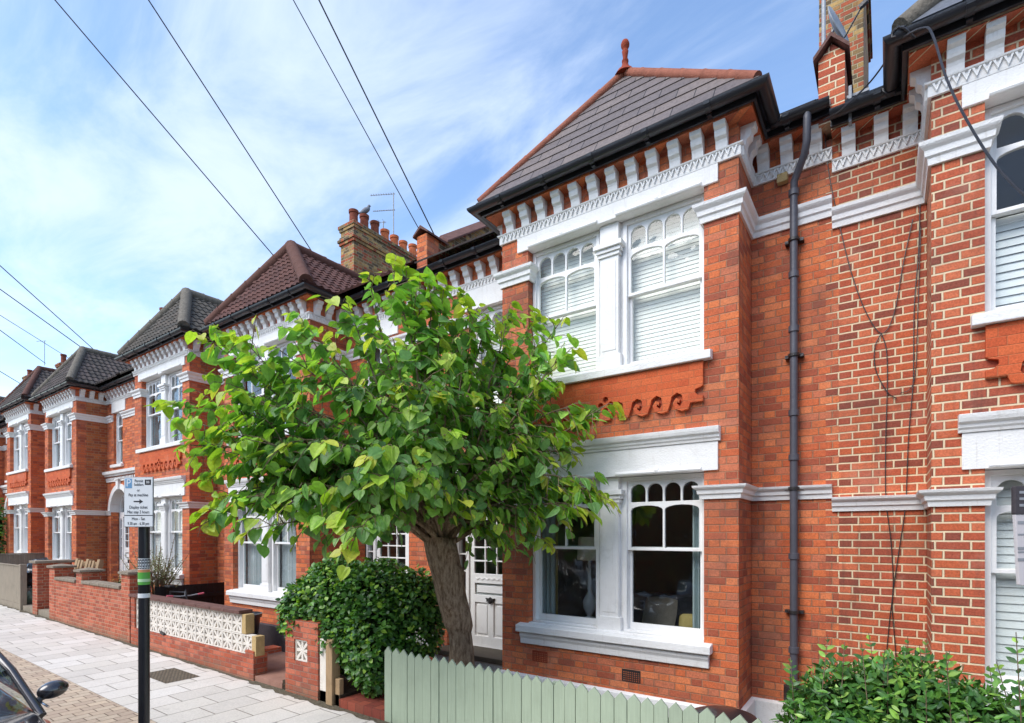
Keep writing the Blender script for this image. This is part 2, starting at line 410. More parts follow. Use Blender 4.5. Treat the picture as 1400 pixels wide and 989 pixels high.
def carpaint():
    k = NT('car_paint'); k.bsdf((.030,.027,.030), .25, metal=.3, spec=.6, coat=1.0); return k.m
M['car'] = carpaint()
def flat(name, col, rough=.5, metal=0, spec=.5):
    k = NT(name); k.bsdf(col, rough, metal, spec); return k.m
M['sign_white'] = flat('sign_white', (.78,.80,.80), .35)
M['board_pale'] = flat('board_pale', (.58,.54,.54), .5)
M['sign_blue'] = flat('sign_blue', srgb(112,158,196), .35)
M['ink'] = flat('sign_ink', (.03,.03,.035), .4)
M['green'] = flat('sticker_green', srgb(92,170,72), .4)
M['palegreen'] = flat('sticker_pale_green', srgb(188,222,176), .4)
M['orange_st'] = flat('sticker_orange', srgb(206,140,96), .4)
M['chrome'] = flat('chrome', (.6,.6,.62), .12, 1)
M['bag_black'] = flat('bag_black', (.012,.012,.014), .22, 0, .8)
M['bag_white'] = flat('bag_white', (.6,.58,.58), .35)
M['bag_pink'] = flat('bag_pink', srgb(200,92,110), .35)
M['bag_green'] = flat('bag_green', srgb(120,140,120), .35)
M['lens'] = flat('lamp_lens', (.7,.72,.75), .08, 0, .8)
M['pigeon'] = flat('pigeon_grey', (.16,.17,.20), .7)

# ------------------------------------------------------------------ 2-D shapes
def rect(x0, x1, z0, z1): return [(x0,z0),(x1,z0),(x1,z1),(x0,z1)]
def arched(x0, x1, z0, z1, rise, n=10, flat_=.0):
    """rectangle whose head is an elliptical arch, rise high"""
    cx, a = (x0+x1)/2, (x1-x0)/2
    return [(x0,z0),(x1,z0)] + [(cx + a*math.cos(math.pi*i/n), z1 - rise + rise*math.sin(math.pi*i/n)) for i in range(n+1)]
def circ(x, z, r, n=12): return [(x + r*math.cos(2*math.pi*i/n), z + r*math.sin(2*math.pi*i/n)) for i in range(n)]

# ------------------------------------------------------------------ corbel and dentil meshes (shared)
YF, YN, YW, YD = 5.59, 6.19, 6.35, 6.57      # bay front, narrow recess, wide recess, door plane
def corbel_mesh(m, name='corbel'):
    mb = MB()
    pr = [(0,0),(-.045,.0),(-.05,.05),(-.06,.075),(-.09,.095),(-.098,.12),(-.10,.155),(-.135,.175),(-.14,.215),(0,.215)]
    mb.plate([(p[0], p[1]) for p in pr], [], -.056, .056, m=lambda a, y, b: (y, a, b))
    me = bpy.data.meshes.new(name); me.from_pydata(mb.v, [], mb.f)
    bm = bmesh.new(); bm.from_mesh(me); bmesh.ops.recalc_face_normals(bm, faces=bm.faces); bm.to_mesh(me); bm.free()
    me.materials.append(m); return me
CORB = {k: corbel_mesh(M[k]) for k in ('white', 'white_far')}
def place_mesh(name, me, parent, loc, rz=0):
    o = bpy.data.objects.new(name, me); C.objects.link(o); o.parent = parent
    o.location = Vector(loc) - rootloc(parent); o.rotation_euler = (0,0,rz); return o

# ------------------------------------------------------------------ sash window
def sash_window(T, x0, x1, z0, zm, zt, z1, yf, parent, W, nlights=4, back=None, wind=True):
    """opening x0..x1, z0..z1; meeting rail zm, transom zt; yf = face of the frame"""
    fr = MB(T)
    fw = .045
    fr.plate(rect(x0, x1, z0, z1), [rect(x0+fw, x1-fw, z0+fw*.6, z1-fw)], yf, yf+.13)
    win = obj('window', fr, M[W], parent, bevel=.004)
    a, b = x0+fw, x1-fw
    # upper sash
    us = MB(T); st = .036
    holes = []
    w = (b - a - 2*st + .022) / nlights
    for i in range(nlights):
        l = a + st + i*w
        holes.append(arched(l, l + w - .022, zt + .02, z1 - fw - st, w*.42, 8))
    half = nlights // 2 if nlights > 1 else 1
    w2 = (b - a - 2*st + .022) / half
    for i in range(half):
        l = a + st + i*w2
        holes.append(arched(l, l + w2 - .022, zm + .02, zt - .02, min(w2*.13, .05), 8))
    us.plate(rect(a, b, zm - .012, z1 - fw), holes, yf+.028, yf+.068)
    obj('upper_sash', us, M[W], win, bevel=.003)
    ls = MB(T)
    ls.plate(rect(a, b, z0 + fw*.6, zm + .028), [rect(a+st, b-st, z0 + fw*.6 + .07, zm - .008)], yf+.072, yf+.112)
    obj('lower_sash', ls, M[W], win, bevel=.003)
    g = MB(T); g.box(a+.01, b-.01, yf+.045, yf+.049, zm, z1-fw-.01); g.box(a+.01, b-.01, yf+.090, yf+.094, z0+.06, zm)
    obj('glass_pane', g, M['glass_clear' if back in ('blind', 'shutter') else 'glass'], win)
    yb = yf + .17
    if back == 'blind':
        m = MB(T); z = z0 + .04
        while z < z1 - .03:
            m.add([(a-.02, yb-.004, z), (b+.02, yb-.004, z), (b+.02, yb+.003, z+.0475), (a-.02, yb+.003, z+.0475)], [(0,1,2,3)])
            z += .046
        obj('blind', m, M['blind'], win, fix=False)
    elif back == 'shutter':
        m = MB(T); z = z0 + .05
        mid = (a+b)/2
        for (p, q) in ((a-.02, mid-.01), (mid+.01, b+.02)):
            m.plate(rect(p, q, z0, z1 if zt < 4 else zm), [rect(p+.05, q-.05, z0+.07, (z1 if zt < 4 else zm)-.05)], yb-.02, yb+.01)
            z = z0 + .07
            while z < (z1 if zt < 4 else zm) - .06:
                m.add([(p+.04, yb-.010, z), (q-.04, yb-.010, z), (q-.04, yb+.004, z+.0655), (p+.04, yb+.004, z+.0655)], [(0,1,2,3)])
                z += .066
        obj('shutter', m, M['shutter'], win, fix=False)
    elif back in ('net', 'drape', 'outer_a', 'outer_b'):
        m = MB(T); n = 46
        segs = {'net': [(a-.02, b+.02)], 'drape': [(a-.02, a+.16), (b-.16, b+.02)], 'outer_a': [(a-.02, a+.15)], 'outer_b': [(b-.17, b+.02)]}[back]
        for (p, q) in segs:
            vs = []; cnt = n if back == 'net' else 14
            for i in range(cnt+1):
                x = p + (q-p)*i/cnt; y = yb + .03*math.sin(i*1.35 + .6*math.sin(i*.7)) + .02
                vs += [(x, y, z0-.02), (x, y, z1)]
            m.add(vs, [(2*i, 2*i+2, 2*i+3, 2*i+1) for i in range(cnt)])
        obj('curtain', m, M['curtain'] if back == 'net' else M['curtain_blue'], win, smooth=60, fix=False)
    return win

# ------------------------------------------------------------------ roofs
def roof_face(mb, uvs, A, B, Ct, D, rows, th, wave=0, wl=.15, close=True):
    """courses of tile between eave A-B and top D-C; each course lifted at its lower edge"""
    A, B, Ct, D = map(Vector, (A, B, Ct, D))
    ux = (B - A).normalized()
    nrm = ux.cross((D + Ct)/2 - (A + B)/2).normalized()
    if nrm.z < 0: nrm = -nrm
    for i in range(rows):
        f0, f1 = i/rows, (i+1)/rows
        bl, br, tl, tr = A.lerp(D, f0), B.lerp(Ct, f0), A.lerp(D, f1), B.lerp(Ct, f1)
        u0, u1, v0, v1 = (bl-A).dot(ux), (br-A).dot(ux), (tl-A).dot(ux), (tr-A).dot(ux)
        step = wl/5 if wave else .42
        lo = min(u0, v0); hi = max(u1, v1); n = max(1, int(math.ceil((hi-lo)/step)))
        us = [lo + (hi-lo)*j/n for j in range(n+1)]
        bc, tc = bl - ux*u0, tl - ux*v0
        base = len(mb.v); vs = []
        for u in us:
            h = wave * (1 - abs(math.sin(math.pi*u/wl))**1.5) if wave else 0
            ub = min(max(u, u0), u1); ut = min(max(u, v0), v1)
            pb, pt = bc + ux*ub, tc + ux*ut
            vs += [pb - nrm*.01, pb + nrm*(th + h), pt + nrm*(.002 + h*.98)]
            uvs += [(u, i + .1, 0)]*3
        fs = []
        for j in range(n):
            a = 3*j
            fs += [(a, a+3, a+4, a+1), (a+1, a+4, a+5, a+2)]
        mb.add(vs, fs)
def roof_obj(name, faces, rows, th, mat, parent, wave=0, T=None):
    mb = MB(); uvs = []
    for (A, B, Ct, D, r) in faces:
        if T: A, B, Ct, D = T(*A), T(*B), T(*Ct), T(*D)
        roof_face(mb, uvs, A, B, Ct, D, r, th, wave)
    off = rootloc(parent); me = bpy.data.meshes.new(name)
    me.from_pydata([(p[0]-off.x, p[1]-off.y, p[2]-off.z) for p in mb.v], [], mb.f)
    a = me.attributes.new('tile', 'FLOAT_VECTOR', 'POINT')
    a.data.foreach_set('vector', [c for u in uvs for c in u])
    me.materials.append(mat); o = bpy.data.objects.new(name, me); C.objects.link(o); o.parent = parent
    return o
def ridge_line(mb, p, q, r, n, seg=None, flare=.0):
    """a line of half-round ridge tiles from p to q"""
    p, q = Vector(p), Vector(q); L = (q-p).length; cnt = max(1, round(L/(seg or .38)))
    for i in range(cnt):
        a, b = p.lerp(q, i/cnt), p.lerp(q, (i+1)/cnt + .02/L)
        mb.tube([a, a.lerp(b, .9), b], [r*1.0, r*1.04, r*1.12], n)

# ------------------------------------------------------------------ chimney
def chimney(parent, X, Y0, Y1, zb, zt, pots, sooty=0, wid=.27):
    mb = MB()
    mb.box(X-wid, X+wid, Y0, Y1, zb, zt-.52)
    for (e, a, b) in ((.035,.52,.445),(.065,.445,.37),(.03,.37,.30),(.0,.30,.16),(.03,.16,.085),(.055,.085,.0)):
        mb.box(X-wid-e, X+wid+e, Y0-e, Y1+e, zt-a, zt-b-.0)
    ch = obj('chimney', mb, M['brick_stock'], parent, bevel=.006)
    f = MB(); f.box(X-wid+.02, X+wid-.02, Y0+.02, Y1-.02, zt, zt+.05); obj('flaunching', f, M['concrete'], ch)
    for i in range(pots):
        y = Y0 + .22 + (Y1-Y0-.44) * i / max(1, pots-1)
        h = .50 + random.uniform(-.08, .06); r = .115
        p = MB(); p.lathe((X + random.uniform(-.02,.02), y, zt), [(r*1.12,.0),(r*1.1,.05),(r,.08),(r*.96,h-.09),(r*1.12,h-.08),(r*1.15,h-.01),(r*.98,h),(r*.8,h-.005),(r*.78,h-.2)], 18)
        obj('chimney_pot', p, M['pot_sooty' if i < sooty else 'pot'], ch, smooth=35)
    return ch

# ------------------------------------------------------------------ house
def house(idx, party, sgn, dz, label, P):
    br, ret, W, WW = M[P['brick']], M[P.get('side', P['brick'])], P.get('white', 'white'), P.get('wood', 'white_wood')
    zb = P.get('base', .25)
    T = lambda x, y, z: (party + sgn*x, y, z + dz)
    root = thing('terraced_house', (party + sgn*2.8, YF, zb + dz), label, 'house', 'brick terraced houses along the street')
    B0, B1, END = .745, 3.605, 5.655
    g = (.992+.0, 3.295)
    wx0, wx1, m0, m1 = 1.077, 3.21, 1.998, 2.285
    # ---- front wall of the bay with its two openings
    b = MB(T)
    b.plate(rect(B0, B1, zb-.3, 6.19), [rect(wx0, wx1, 1.02, 2.805), rect(wx0, wx1, 3.98, 5.685)], YF, YF+.24)
    wall = obj('wall', b, br, root)
    s = MB(T)
    s.box(B0, B0+.24, YF+.242, YN+.1, zb-.3, 6.19)
    s.box(B1-.24, B1, YF+.242, YW+.1, zb-.3, 6.19)
    s = obj('bay_side_wall', s, ret, root)
    if 'side' in P: s['label'] = 'browner brick side of the bay with pale mortar'
    n = MB(T)
    if P.get('tooth') is not None:
        # toothed joint with the neighbour's differently pointed brick
        pts = []; z = zb - .3; k = 0; sg = P['tooth']
        z0c = math.floor((zb-.3+dz)/.075)*.075 - dz
        z = z0c
        zz = []
        while z < 6.19:
            x = sg*(.056 if k % 2 == 0 else -.056)
            zz += [(x, max(z, zb-.3)), (x, min(z+.075, 6.19))]; z += .075; k += 1
        n.plate([(B0-.002, zb-.3)] + [(B0-.002, 6.19)] + zz[::-1], [], YN, YN+.24)
    else:
        n.box(0, B0-.002, YN, YN+.24, zb-.3, 6.19)
    obj('recess_wall', n, br, root)
    # ---- wide recess with the porch arch
    ox0, ox1, spring = 3.89, 5.23, 2.60
    rr = (ox1-ox0)/2; cx = (ox0+ox1)/2
    ux0, ux1 = 4.10, 4.76
    d = MB(T)
    archhole = [(ox0, zb-.29), (ox1, zb-.29)] + [(cx + rr*math.cos(math.pi*i/14), spring + rr*math.sin(math.pi*i/14)) for i in range(15)]
    d.plate(rect(B1+.002, END, zb-.3, 6.19), [archhole, rect(ux0, ux1, 3.98, 5.56)], YW, YW+.20)
    obj('porch_wall', d, br, root)
    a = MB(T); n_ = 18
    ring = [(cx + (rr+.15)*math.cos(math.pi*i/n_), spring + (rr+.15)*math.sin(math.pi*i/n_)) for i in range(n_+1)]
    inner = [(cx + (rr-.004)*math.cos(math.pi*i/n_), spring + (rr-.004)*math.sin(math.pi*i/n_)) for i in range(n_, -1, -1)]
    a.plate(ring + inner, [], YW-.035, YW+.23)
    a.plate([(cx-.06, spring+rr-.02),(cx+.06, spring+rr-.02),(cx+.085, spring+rr+.26),(cx-.085, spring+rr+.26)], [], YW-.08, YW+.1)
    a.box(cx-.13, cx+.13, YW-.10, YW+.05, spring+rr+.26, spring+rr+.30)
    obj('porch_arch', a, M[W], root, bevel=.004)
    h = MB(T)
    h.sweep([(B1+.01, YW), (END, YW)], [(0,3.66),(.07,3.66),(.08,3.70),(.13,3.72),(.14,3.80),(0,3.81)])
    h.sweep([(B1+.01, YW), (END, YW)], [(0,3.50),(.03,3.50),(.03,3.55),(0,3.55)])
    x = B1+.05
    while x < END-.04:
        h.box(x, x+.05, YW-.05, YW+.01, 3.556, 3.62); x += .10
    obj('porch_hood', h, M[W], root)
    # ---- door, sidelights and fanlight
    dx0, dx1 = 4.145, 4.975; zd, zh = zb+.16, 2.46
    df = MB(T)
    df.plate(archhole_f(ox0+.001, ox1-.001, zd, spring, rr-.001, cx),
             [rect(ox0+.05, dx0-.06, zd+.75, zh-.05), rect(dx1+.06, ox1-.05, zd+.75, zh-.05), rect(dx0, dx1, zd+.001, zh),
              [(cx + (rr-.06)*math.cos(math.pi*i/12), spring + (rr-.07)*math.sin(math.pi*i/12)) for i in range(13)]], YD, YD+.09)
    df.box(cx-.012, cx+.012, YD+.02, YD+.05, spring, spring+rr-.06)
    frame = obj('door_frame', df, M[WW], root, bevel=.003)
    gl = MB(T); gl.box(ox0+.04, ox1-.04, YD+.055, YD+.058, zd+.7, spring+.55)
    for xa, xb in ((ox0+.05, dx0-.06), (dx1+.06, ox1-.05)):
        pass
    obj('glass_pane', gl, M['glass'], frame)
    mb_ = MB(T)
    for xa, xb in ((ox0+.05, dx0-.06), (dx1+.06, ox1-.05)):
        for zz in (zd+1.15, zd+1.42, zd+1.69, zd+1.96): mb_.box(xa, xb, YD+.02, YD+.05, zz, zz+.022)
    obj('glazing_bar', mb_, M[WW], frame)
    dm = MB(T); yd = YD+.03; dg = zd+1.13
    nx = 3; panes = []
    gx0, gx1 = dx0+.09, dx1-.09; pw = (gx1-gx0+.022)/nx; ph = (zh-.10-dg+.022)/4
    for i in range(nx):
        for j in range(4): panes.append(rect(gx0+i*pw, gx0+i*pw+pw-.022, dg+j*ph, dg+j*ph+ph-.022))
    p1 = rect(dx0+.10, dx1-.10, zd+.80, zd+.98)
    p2 = rect(dx0+.10, (dx0+dx1)/2-.05, zd+.16, zd+.68); p3 = rect((dx0+dx1)/2+.05, dx1-.10, zd+.16, zd+.68)
    dm.plate(rect(dx0+.004, dx1-.004, zd+.004, zh-.004), panes + [p1, p2, p3], yd, yd+.045)
    door = obj('door', dm, M[P.get('door', WW)], root, bevel=.005)
    pn = MB(T)
    for r_ in (p1, p2, p3):
        (xa, za), (xb, _), (_, zc), _ = r_
        pn.box(xa-.01, xb+.01, yd+.028, yd+.038, za-.01, zc+.01)
        pn.box(xa+.035, xb-.035, yd+.012, yd+.03, za+.035, zc-.035)
    obj('door_panel', pn, M[P.get('door', WW)], door, bevel=.004)
    ap = MB(T); pts = []
    for i in range(41):
        pts.append((dx0+.12 + (dx1-dx0-.24)*i/40, zd+1.055 + .012*math.sin(i*.95)))
    ap.plate([(x, z+.010) for x, z in pts] + [(x, z-.010) for x, z in pts[::-1]], [], yd-.008, yd+.002)
    obj('door_moulding', ap, M[WW], door)
    dgl = MB(T); dgl.box(gx0-.01, gx1+.01, yd+.02, yd+.023, dg-.01, zh-.09); obj('door_glass', dgl, M['glass'], door)
    kn = MB(T); kx, kz = cx, zd+.73
    kn.plate([(kx-.085,kz+.03),(kx-.06,kz),(kx-.075,kz-.025),(kx-.03,kz-.02),(kx,kz-.06),(kx+.03,kz-.02),(kx+.075,kz-.025),(kx+.06,kz),(kx+.085,kz+.03),(kx+.03,kz+.025),(kx,kz+.045),(kx-.03,kz+.025)], [], yd-.03, yd-.002)
    kn.tube([T(0,0,0) and (kx-.03, yd-.03, kz), (kx, yd-.045, kz-.05), (kx+.03, yd-.03, kz)], .008, 6)
    obj('door_knocker', kn, M['black_old'], door)
    st = MB(T); st.box(ox0-.03, ox1+.03, YW-.32, YD+.12, zd-.075, zd-.001); obj('door_step', st, M['slate_step'], root, bevel=.01)
    st = MB(T); st.box(ox0-.02, ox1+.02, YW-.27, YD+.12, zd-.34, zd-.077); obj('step_riser', st, M[W], root, bevel=.01)
    # ---- windows
    bk = P.get('backs', ('drape','drape','blind'))
    fy = YF+.10
    for (xa, xb) in ((wx0+.004, m0-.002), (m1+.002, wx1-.004)):
        sash_window(T, xa, xb, 1.06, 1.985, 2.49, 2.792, fy, root, WW, 4, bk[0] if bk[0] != 'outer' else ('outer_a' if xa < 2 else 'outer_b'))
        sash_window(T, xa, xb, 4.005, 4.84, 5.33, 5.672, fy, root, WW, 4, bk[1])
    sash_window(T, ux0+.003, ux1-.003, 4.005, 4.72, 5.16, 5.55, YW+.07, root, WW, 2, bk[2])
    # ---- mullion piers with capitals
    for (z0, z1, zc0, zc1) in ((1.02, 2.793, 2.507, 2.65), (3.985, 5.673, 5.30, 5.44)):
        mm = MB(T)
        mm.box(m0+.03, m1-.03, fy-.055, fy+.14, z0, z1)
        mm.box(m0-.0015, m1+.0015, fy+.012, fy+.135, z0+.001, z1-.001)
        mm.box(m0+.06, m1-.06, fy-.062, fy, z0+.25, zc0-.06)
        mm.box(m0, m1, fy-.068, fy+.14, z0, z0+.20)
        for e, q0, q1 in ((.018, 0, .04), (.035, .042, .085), (.06, .087, 1)):
            h_ = zc1-zc0
            mm.box(m0+.03-e, m1-.03+e, fy-.055-e, fy+.14, zc0+q0, zc0+(q1 if q1 < 1 else h_))
        obj('window_pier', mm, M[W], root, bevel=.004)
    # ---- lintels and frieze
    L = MB(T)
    L.plate([(wx0-.14, 2.797),(wx1+.15, 2.797),(wx1+.15, 3.085),(wx0-.14, 3.085)], [], YF-.022, YF+.21)
    for (xa, xb) in ((wx0+.02, m0+.03), (m1-.03, wx1-.02)):
        L.sweep([(xa, YF-.02), (xb, YF-.02)], [(0,2.79),(.022,2.80),(.030,2.815),(.022,2.835),(0,2.84)])
        L.lathe(T((xa+xb)/2, YF-.035, 2.82-dz) if 0 else ((xa+xb)/2, YF-.03, 2.80), [(.0,0),(.03,.005),(.04,.03),(.03,.055),(0,.06)], 12, 1, .6)
    L.sweep([(wx0-.165, YF), (wx1+.175, YF)], [(0,3.087),(.035,3.087),(.04,3.11),(.055,3.125),(.06,3.15),(.085,3.165),(.095,3.195),(.10,3.225),(0,3.235)])
    obj('lintel', L, M[W], root, bevel=.003)
    F = MB(T)
    F.plate([(wx0-.14, 5.677),(wx1+.15, 5.677),(wx1+.15, 5.855),(wx0-.14, 5.855)], [], YF-.022, YF+.21)
    F.plate(rect(ux0-.10, ux1+.22, 5.553, 5.855), [], YW-.022, YW+.18)
    for (xa, xb) in ((wx0+.02, m0+.03), (m1-.03, wx1-.02)):
        F.sweep([(xa, YF-.02), (xb, YF-.02)], [(0,5.675),(.022,5.685),(.030,5.70),(.022,5.72),(0,5.725)])
        F.lathe(((xa+xb)/2, YF-.03, 5.685), [(.0,0),(.03,.005),(.04,.03),(.03,.055),(0,.06)], 12, 1, .6)
    obj('frieze', F, M[W], root, bevel=.003)
    # ---- sills
    for (z, dd, name) in ((.95, .10, 'window_sill'), (3.91, .085, 'window_sill')):
        sl = MB(T)
        sl.add([(wx0-.085, YF-dd, z),(wx1+.125, YF-dd, z),(wx1+.125, YF+.18, z),(wx0-.085, YF+.18, z),
                (wx0-.085, YF-dd, z+.085),(wx1+.125, YF-dd, z+.085),(wx1+.125, YF+.0, z+.105),(wx0-.085, YF+.0, z+.105)],
               [(0,3,2,1),(0,1,5,4),(4,5,6,7),(0,4,7,3),(1,2,6,5),(3,7,6,2)])
        sl.box(wx0+.002, wx1-.002, YF+.002, YF+.20, z+.02, z+.118)
        if z < 2: sl.sweep([(wx0-.055, YF), (wx1+.095, YF)], [(0,.80),(.035,.80),(.04,.87),(.055,.90),(.06,.947),(0,.947)])
        obj(name, sl, M[W], root, bevel=.008)
    sl = MB(T); sl.box(ux0-.08, ux1+.08, YW-.07, YW+.18, 3.92, 4.0); obj('window_sill', sl, M[W], root, bevel=.006)
    # ---- string courses
    def prof(z0, z1):
        h_ = z1-z0
        return [(0,z0),(.022,z0),(.028,z0+h_*.28),(.045,z0+h_*.36),(.050,z0+h_*.60),(.072,z0+h_*.72),(.082,z0+h_*.80),(.088,z1-.008),(0,z1)]
    for (z0, z1) in ((2.507, 2.65), (5.30, 5.485)):
        pr = prof(z0, z1); lo = z0 < 3
        sc = MB(T); sc.sweep([(P.get('s0', 0), YN), (B0, YN), (B0, YF), (wx0+.012, YF), (wx0+.012, YF+.1)], pr); obj('string_course', sc, M[W], root)
        sc = MB(T); sc.sweep([(wx1-.012, YF+.1), (wx1-.012, YF), (B1, YF), (B1, YW), (ox0 if lo else ux0-.02, YW)], pr); obj('string_course', sc, M[W], root)
        sc = MB(T); sc.sweep([((ox1 if lo else ux1+.02), YW), (END, YW)], pr)
        obj('string_course', sc, M[W], root)
    # ---- eaves: beaded strip, corbels, brick band, fascia and gutter
    path = [(P.get('s0', 0), YN), (B0, YN), (B0, YF), (B1, YF), (B1, YW), (END, YW)]
    e = MB(T); e.sweep(path, [(0,5.857),(.024,5.857),(.026,5.875),(.024,5.95),(.045,5.955),(.05,5.968),(0,5.968)])
    for i in range(len(path)-1):
        p, q = Vector(path[i]), Vector(path[i+1]); L_ = (q-p).length; dr = (q-p)/L_; nr = Vector((dr.y, -dr.x))
        c = round(L_/.062)
        for j in range(c):
            o = p + dr*(L_*(j+.5)/c); w = L_/c*.5
            for sg_ in (-1, 1):
                v0 = o + dr*w*sg_*.95; v1 = o + dr*w*sg_*.45
                e.add([(*(v0+nr*.02), 5.947), (*(v0+nr*.045), 5.947), (*(o+nr*.045), 5.875), (*(o+nr*.02), 5.875),
                       (*(v1+nr*.02), 5.947), (*(v1+nr*.045), 5.947), (*(o+nr*.045), 5.90), (*(o+nr*.02), 5.90)],
                      [(0,1,2,3),(4,7,6,5),(0,4,5,1),(0,3,7,4),(1,5,6,2)])
    obj('beaded_strip', e, M[W], root)
    cm = CORB[W]; zc = 5.970
    def corb(x, y, rz):
        X, Y, Z = T(x, y, zc); place_mesh('corbel', cm, root, (X, Y, Z), rz)
    k = 12
    for i in range(k): corb(B0+.15 + (B1-B0-.30)*i/(k-1), YF, 0)
    sgn_r = sgn
    for y in (YF+.13, YF+.35): corb(B0, y, -sgn_r*math.pi/2)
    for y in (YF+.13, YF+.36, YF+.59): corb(B1, y, sgn_r*math.pi/2)
    for x in (.14, .40, .63): corb(x if x < .6 else .62, YN, 0)
    for i in range(8): corb(B1+.16 + (END-B1-.28)*i/7, YW, 0)
    bb = MB(T); bb.sweep(path, [(0,6.187),(.15,6.187),(.155,6.262),(0,6.262)])
    obj('brick_band', bb, br, root)
    fa = MB(T); fa.sweep(path, [(0,6.265),(.17,6.265),(.17,6.20+.0),(.195,6.20),(.20,6.33),(0,6.33)])
    obj('fascia', fa, M[P.get('gutter', 'black')], root)
    gu = MB(T); R_ = .062; oc = .265; zc_ = 6.285
    arc = [(oc + R_*math.cos(a_), zc_ + R_*math.sin(a_)) for a_ in [math.pi*(1 + i/8) for i in range(9)]]
    arc2 = [(oc + (R_-.012)*math.cos(a_), zc_ + (R_-.012)*math.sin(a_)) for a_ in [math.pi*(2 - i/8) for i in range(9)]]
    gp = [(P.get('g0', 0.0), YN), (B0, YN), (B0, YF), (B1, YF), (B1, YW), (END, YW)]
    gu.sweep(gp, arc + arc2)
    for i in range(len(gp)-1):
        p, q = Vector(gp[i]), Vector(gp[i+1]); L_ = (q-p).length; dr = (q-p)/L_; nr = Vector((dr.y, -dr.x))
        for j in range(int(L_/.62)+1 if L_ > 1 else 1):
            o = p + dr*(.22 + .62*j) if L_ > 1 else p + dr*(L_*.5)
            if (o-p).length > L_: continue
            for a_ in range(7):
                t0, t1 = math.pi*(1+a_/7), math.pi*(1+(a_+1)/7); r2 = R_+.010
                w = .028
                A_ = [(*(o + nr*(oc+r_*math.cos(t_)) + dr*w*s_), zc_ + r_*math.sin(t_)) for s_ in (-1,1) for t_ in (t0,t1) for r_ in (R_+.0005, r2)]
                gu.add(A_, [(0,1,3,2),(4,6,7,5),(1,5,7,3),(0,2,6,4),(0,4,5,1),(2,3,7,6)])
            gu.box(*sorted((o.x + nr.x*.19 - abs(dr.x)*.02 - abs(nr.x)*.0, o.x + nr.x*.235 + abs(dr.x)*.02)), *sorted((o.y + nr.y*.19 - abs(dr.y)*.02, o.y + nr.y*.235 + abs(dr.y)*.02)), 6.20, 6.24)
    obj('gutter', gu, M[P.get('gutter', 'black')], root, smooth=35)
    # ---- terracotta panel under the upper window
    pt = MB(T); xa, xb = wx0-.0, wx1+.0; z1_ = 3.905
    cxm = (xa+xb)/2; out = [(xb, z1_), (xa, z1_), (xa, 3.66)]
    edge = []
    edge += [(xa+.02, 3.645), (xa+.075, 3.63), (xa+.08, 3.60), (xa+.05, 3.565), (xa+.0, 3.555), (xa+.0, 3.50), (xa+.10, 3.50)]
    N_ = 6; seg = (cxm - xa - .20) / 4
    def scroll(x, w, dirn):
        s_ = []
        r = w*.30
        s_ += [(x+w*.02*dirn, 3.50), (x+w*.12*dirn, 3.44), (x+w*.42*dirn, 3.425), (x+w*.72*dirn, 3.45), (x+w*.86*dirn, 3.515), (x+w*.70*dirn, 3.565), (x+w*.52*dirn, 3.545), (x+w*.55*dirn, 3.51), (x+w*.62*dirn, 3.525), (x+w*.66*dirn, 3.505), (x+w*.5*dirn, 3.475), (x+w*.36*dirn, 3.52), (x+w*.42*dirn, 3.59), (x+w*.66*dirn, 3.62), (x+w*.92*dirn, 3.585), (x+w*.99*dirn, 3.51)]
        return s_
    left = []
    x = xa + .12
    for i in range(4): left += scroll(x, seg, 1); x += seg
    right = [(2*cxm - p[0], p[1]) for p in (edge + left)][::-1]
    mid = [(cxm-.07, 3.50), (cxm-.05, 3.43), (cxm+.05, 3.43), (cxm+.07, 3.50)]
    out += edge[:] + left + mid + right + [(xb, 3.66)]
    qf = []
    for ax, az in ((0,.045),(.045,0),(0,-.045),(-.045,0)): qf.append(circ(cxm+ax*1.35, 3.60+az*1.35, .034, 10))
    pt.plate(out, qf, YF-.045, YF+.02)
    obj('terracotta_panel', pt, M['brick_rubbed'], root)
    # ---- plinth and air bricks
    pl = MB(T)
    hgt = P.get('plinth', .42)
    pl.sweep([(0, YN), (B0, YN), (B0, YF), (B1, YF), (B1, YW), (ox0-.04, YW)], [(0, zb-.28), (.05 if P.get('pw') is None else P['pw'], zb-.28), (.045 if P.get('pw') is None else P['pw'], hgt-.02), (.0, hgt)])
    obj('plinth', pl, M[P.get('plinthm', 'white')], root, bevel=.006)
    for (x, z, m_) in ((1.75, .60, 'black_old'), (2.93, .66, 'terracotta_dark')):
        ab = MB(T); ab.plate(rect(x, x+.215, z-.07, z+.065), [rect(x+.012+.0245*i, x+.012+.0245*i+.015, z-.06+.022*j, z-.06+.022*j+.013) for i in range(8) for j in range(5)], YF-.004, YF+.03)
        obj('air_brick', ab, M[m_], root)
    # ---- roofs
    te = 6.345; ex = .24
    xl, xr = B0-ex, B1+ex; yc = YF-ex; ax_ = (xl+xr)/2; apY, apZ = 6.17, 7.76
    pitch = math.tan(R(34.5)); eaveY = YN-ex
    bY = eaveY + (apZ-te)/pitch + .3
    tm = M[P['roof']]; wv = P.get('wave', 0); th = P.get('th', .018)
    rw = P.get('rows', 9)
    faces = [((xl, yc, te), (xr, yc, te), (ax_, apY, apZ), (ax_, apY, apZ), rw),
             ((xr, yc, te), (xr, bY, te), (ax_, bY, apZ), (ax_, apY, apZ), rw),
             ((xl, bY, te), (xl, yc, te), (ax_, apY, apZ), (ax_, bY, apZ), rw)]
    roof_obj('bay_roof', faces, rw, th, tm, root, wv, T)
    zr = te + (10.3-eaveY)*pitch
    faces = [((.12, eaveY-.01, te-.005), (END-.12, eaveY-.01, te-.005), (END-.12, 10.3, zr), (.12, 10.3, zr), 20)]
    rf = roof_obj('roof', faces, 20, th, tm, root, wv, T)
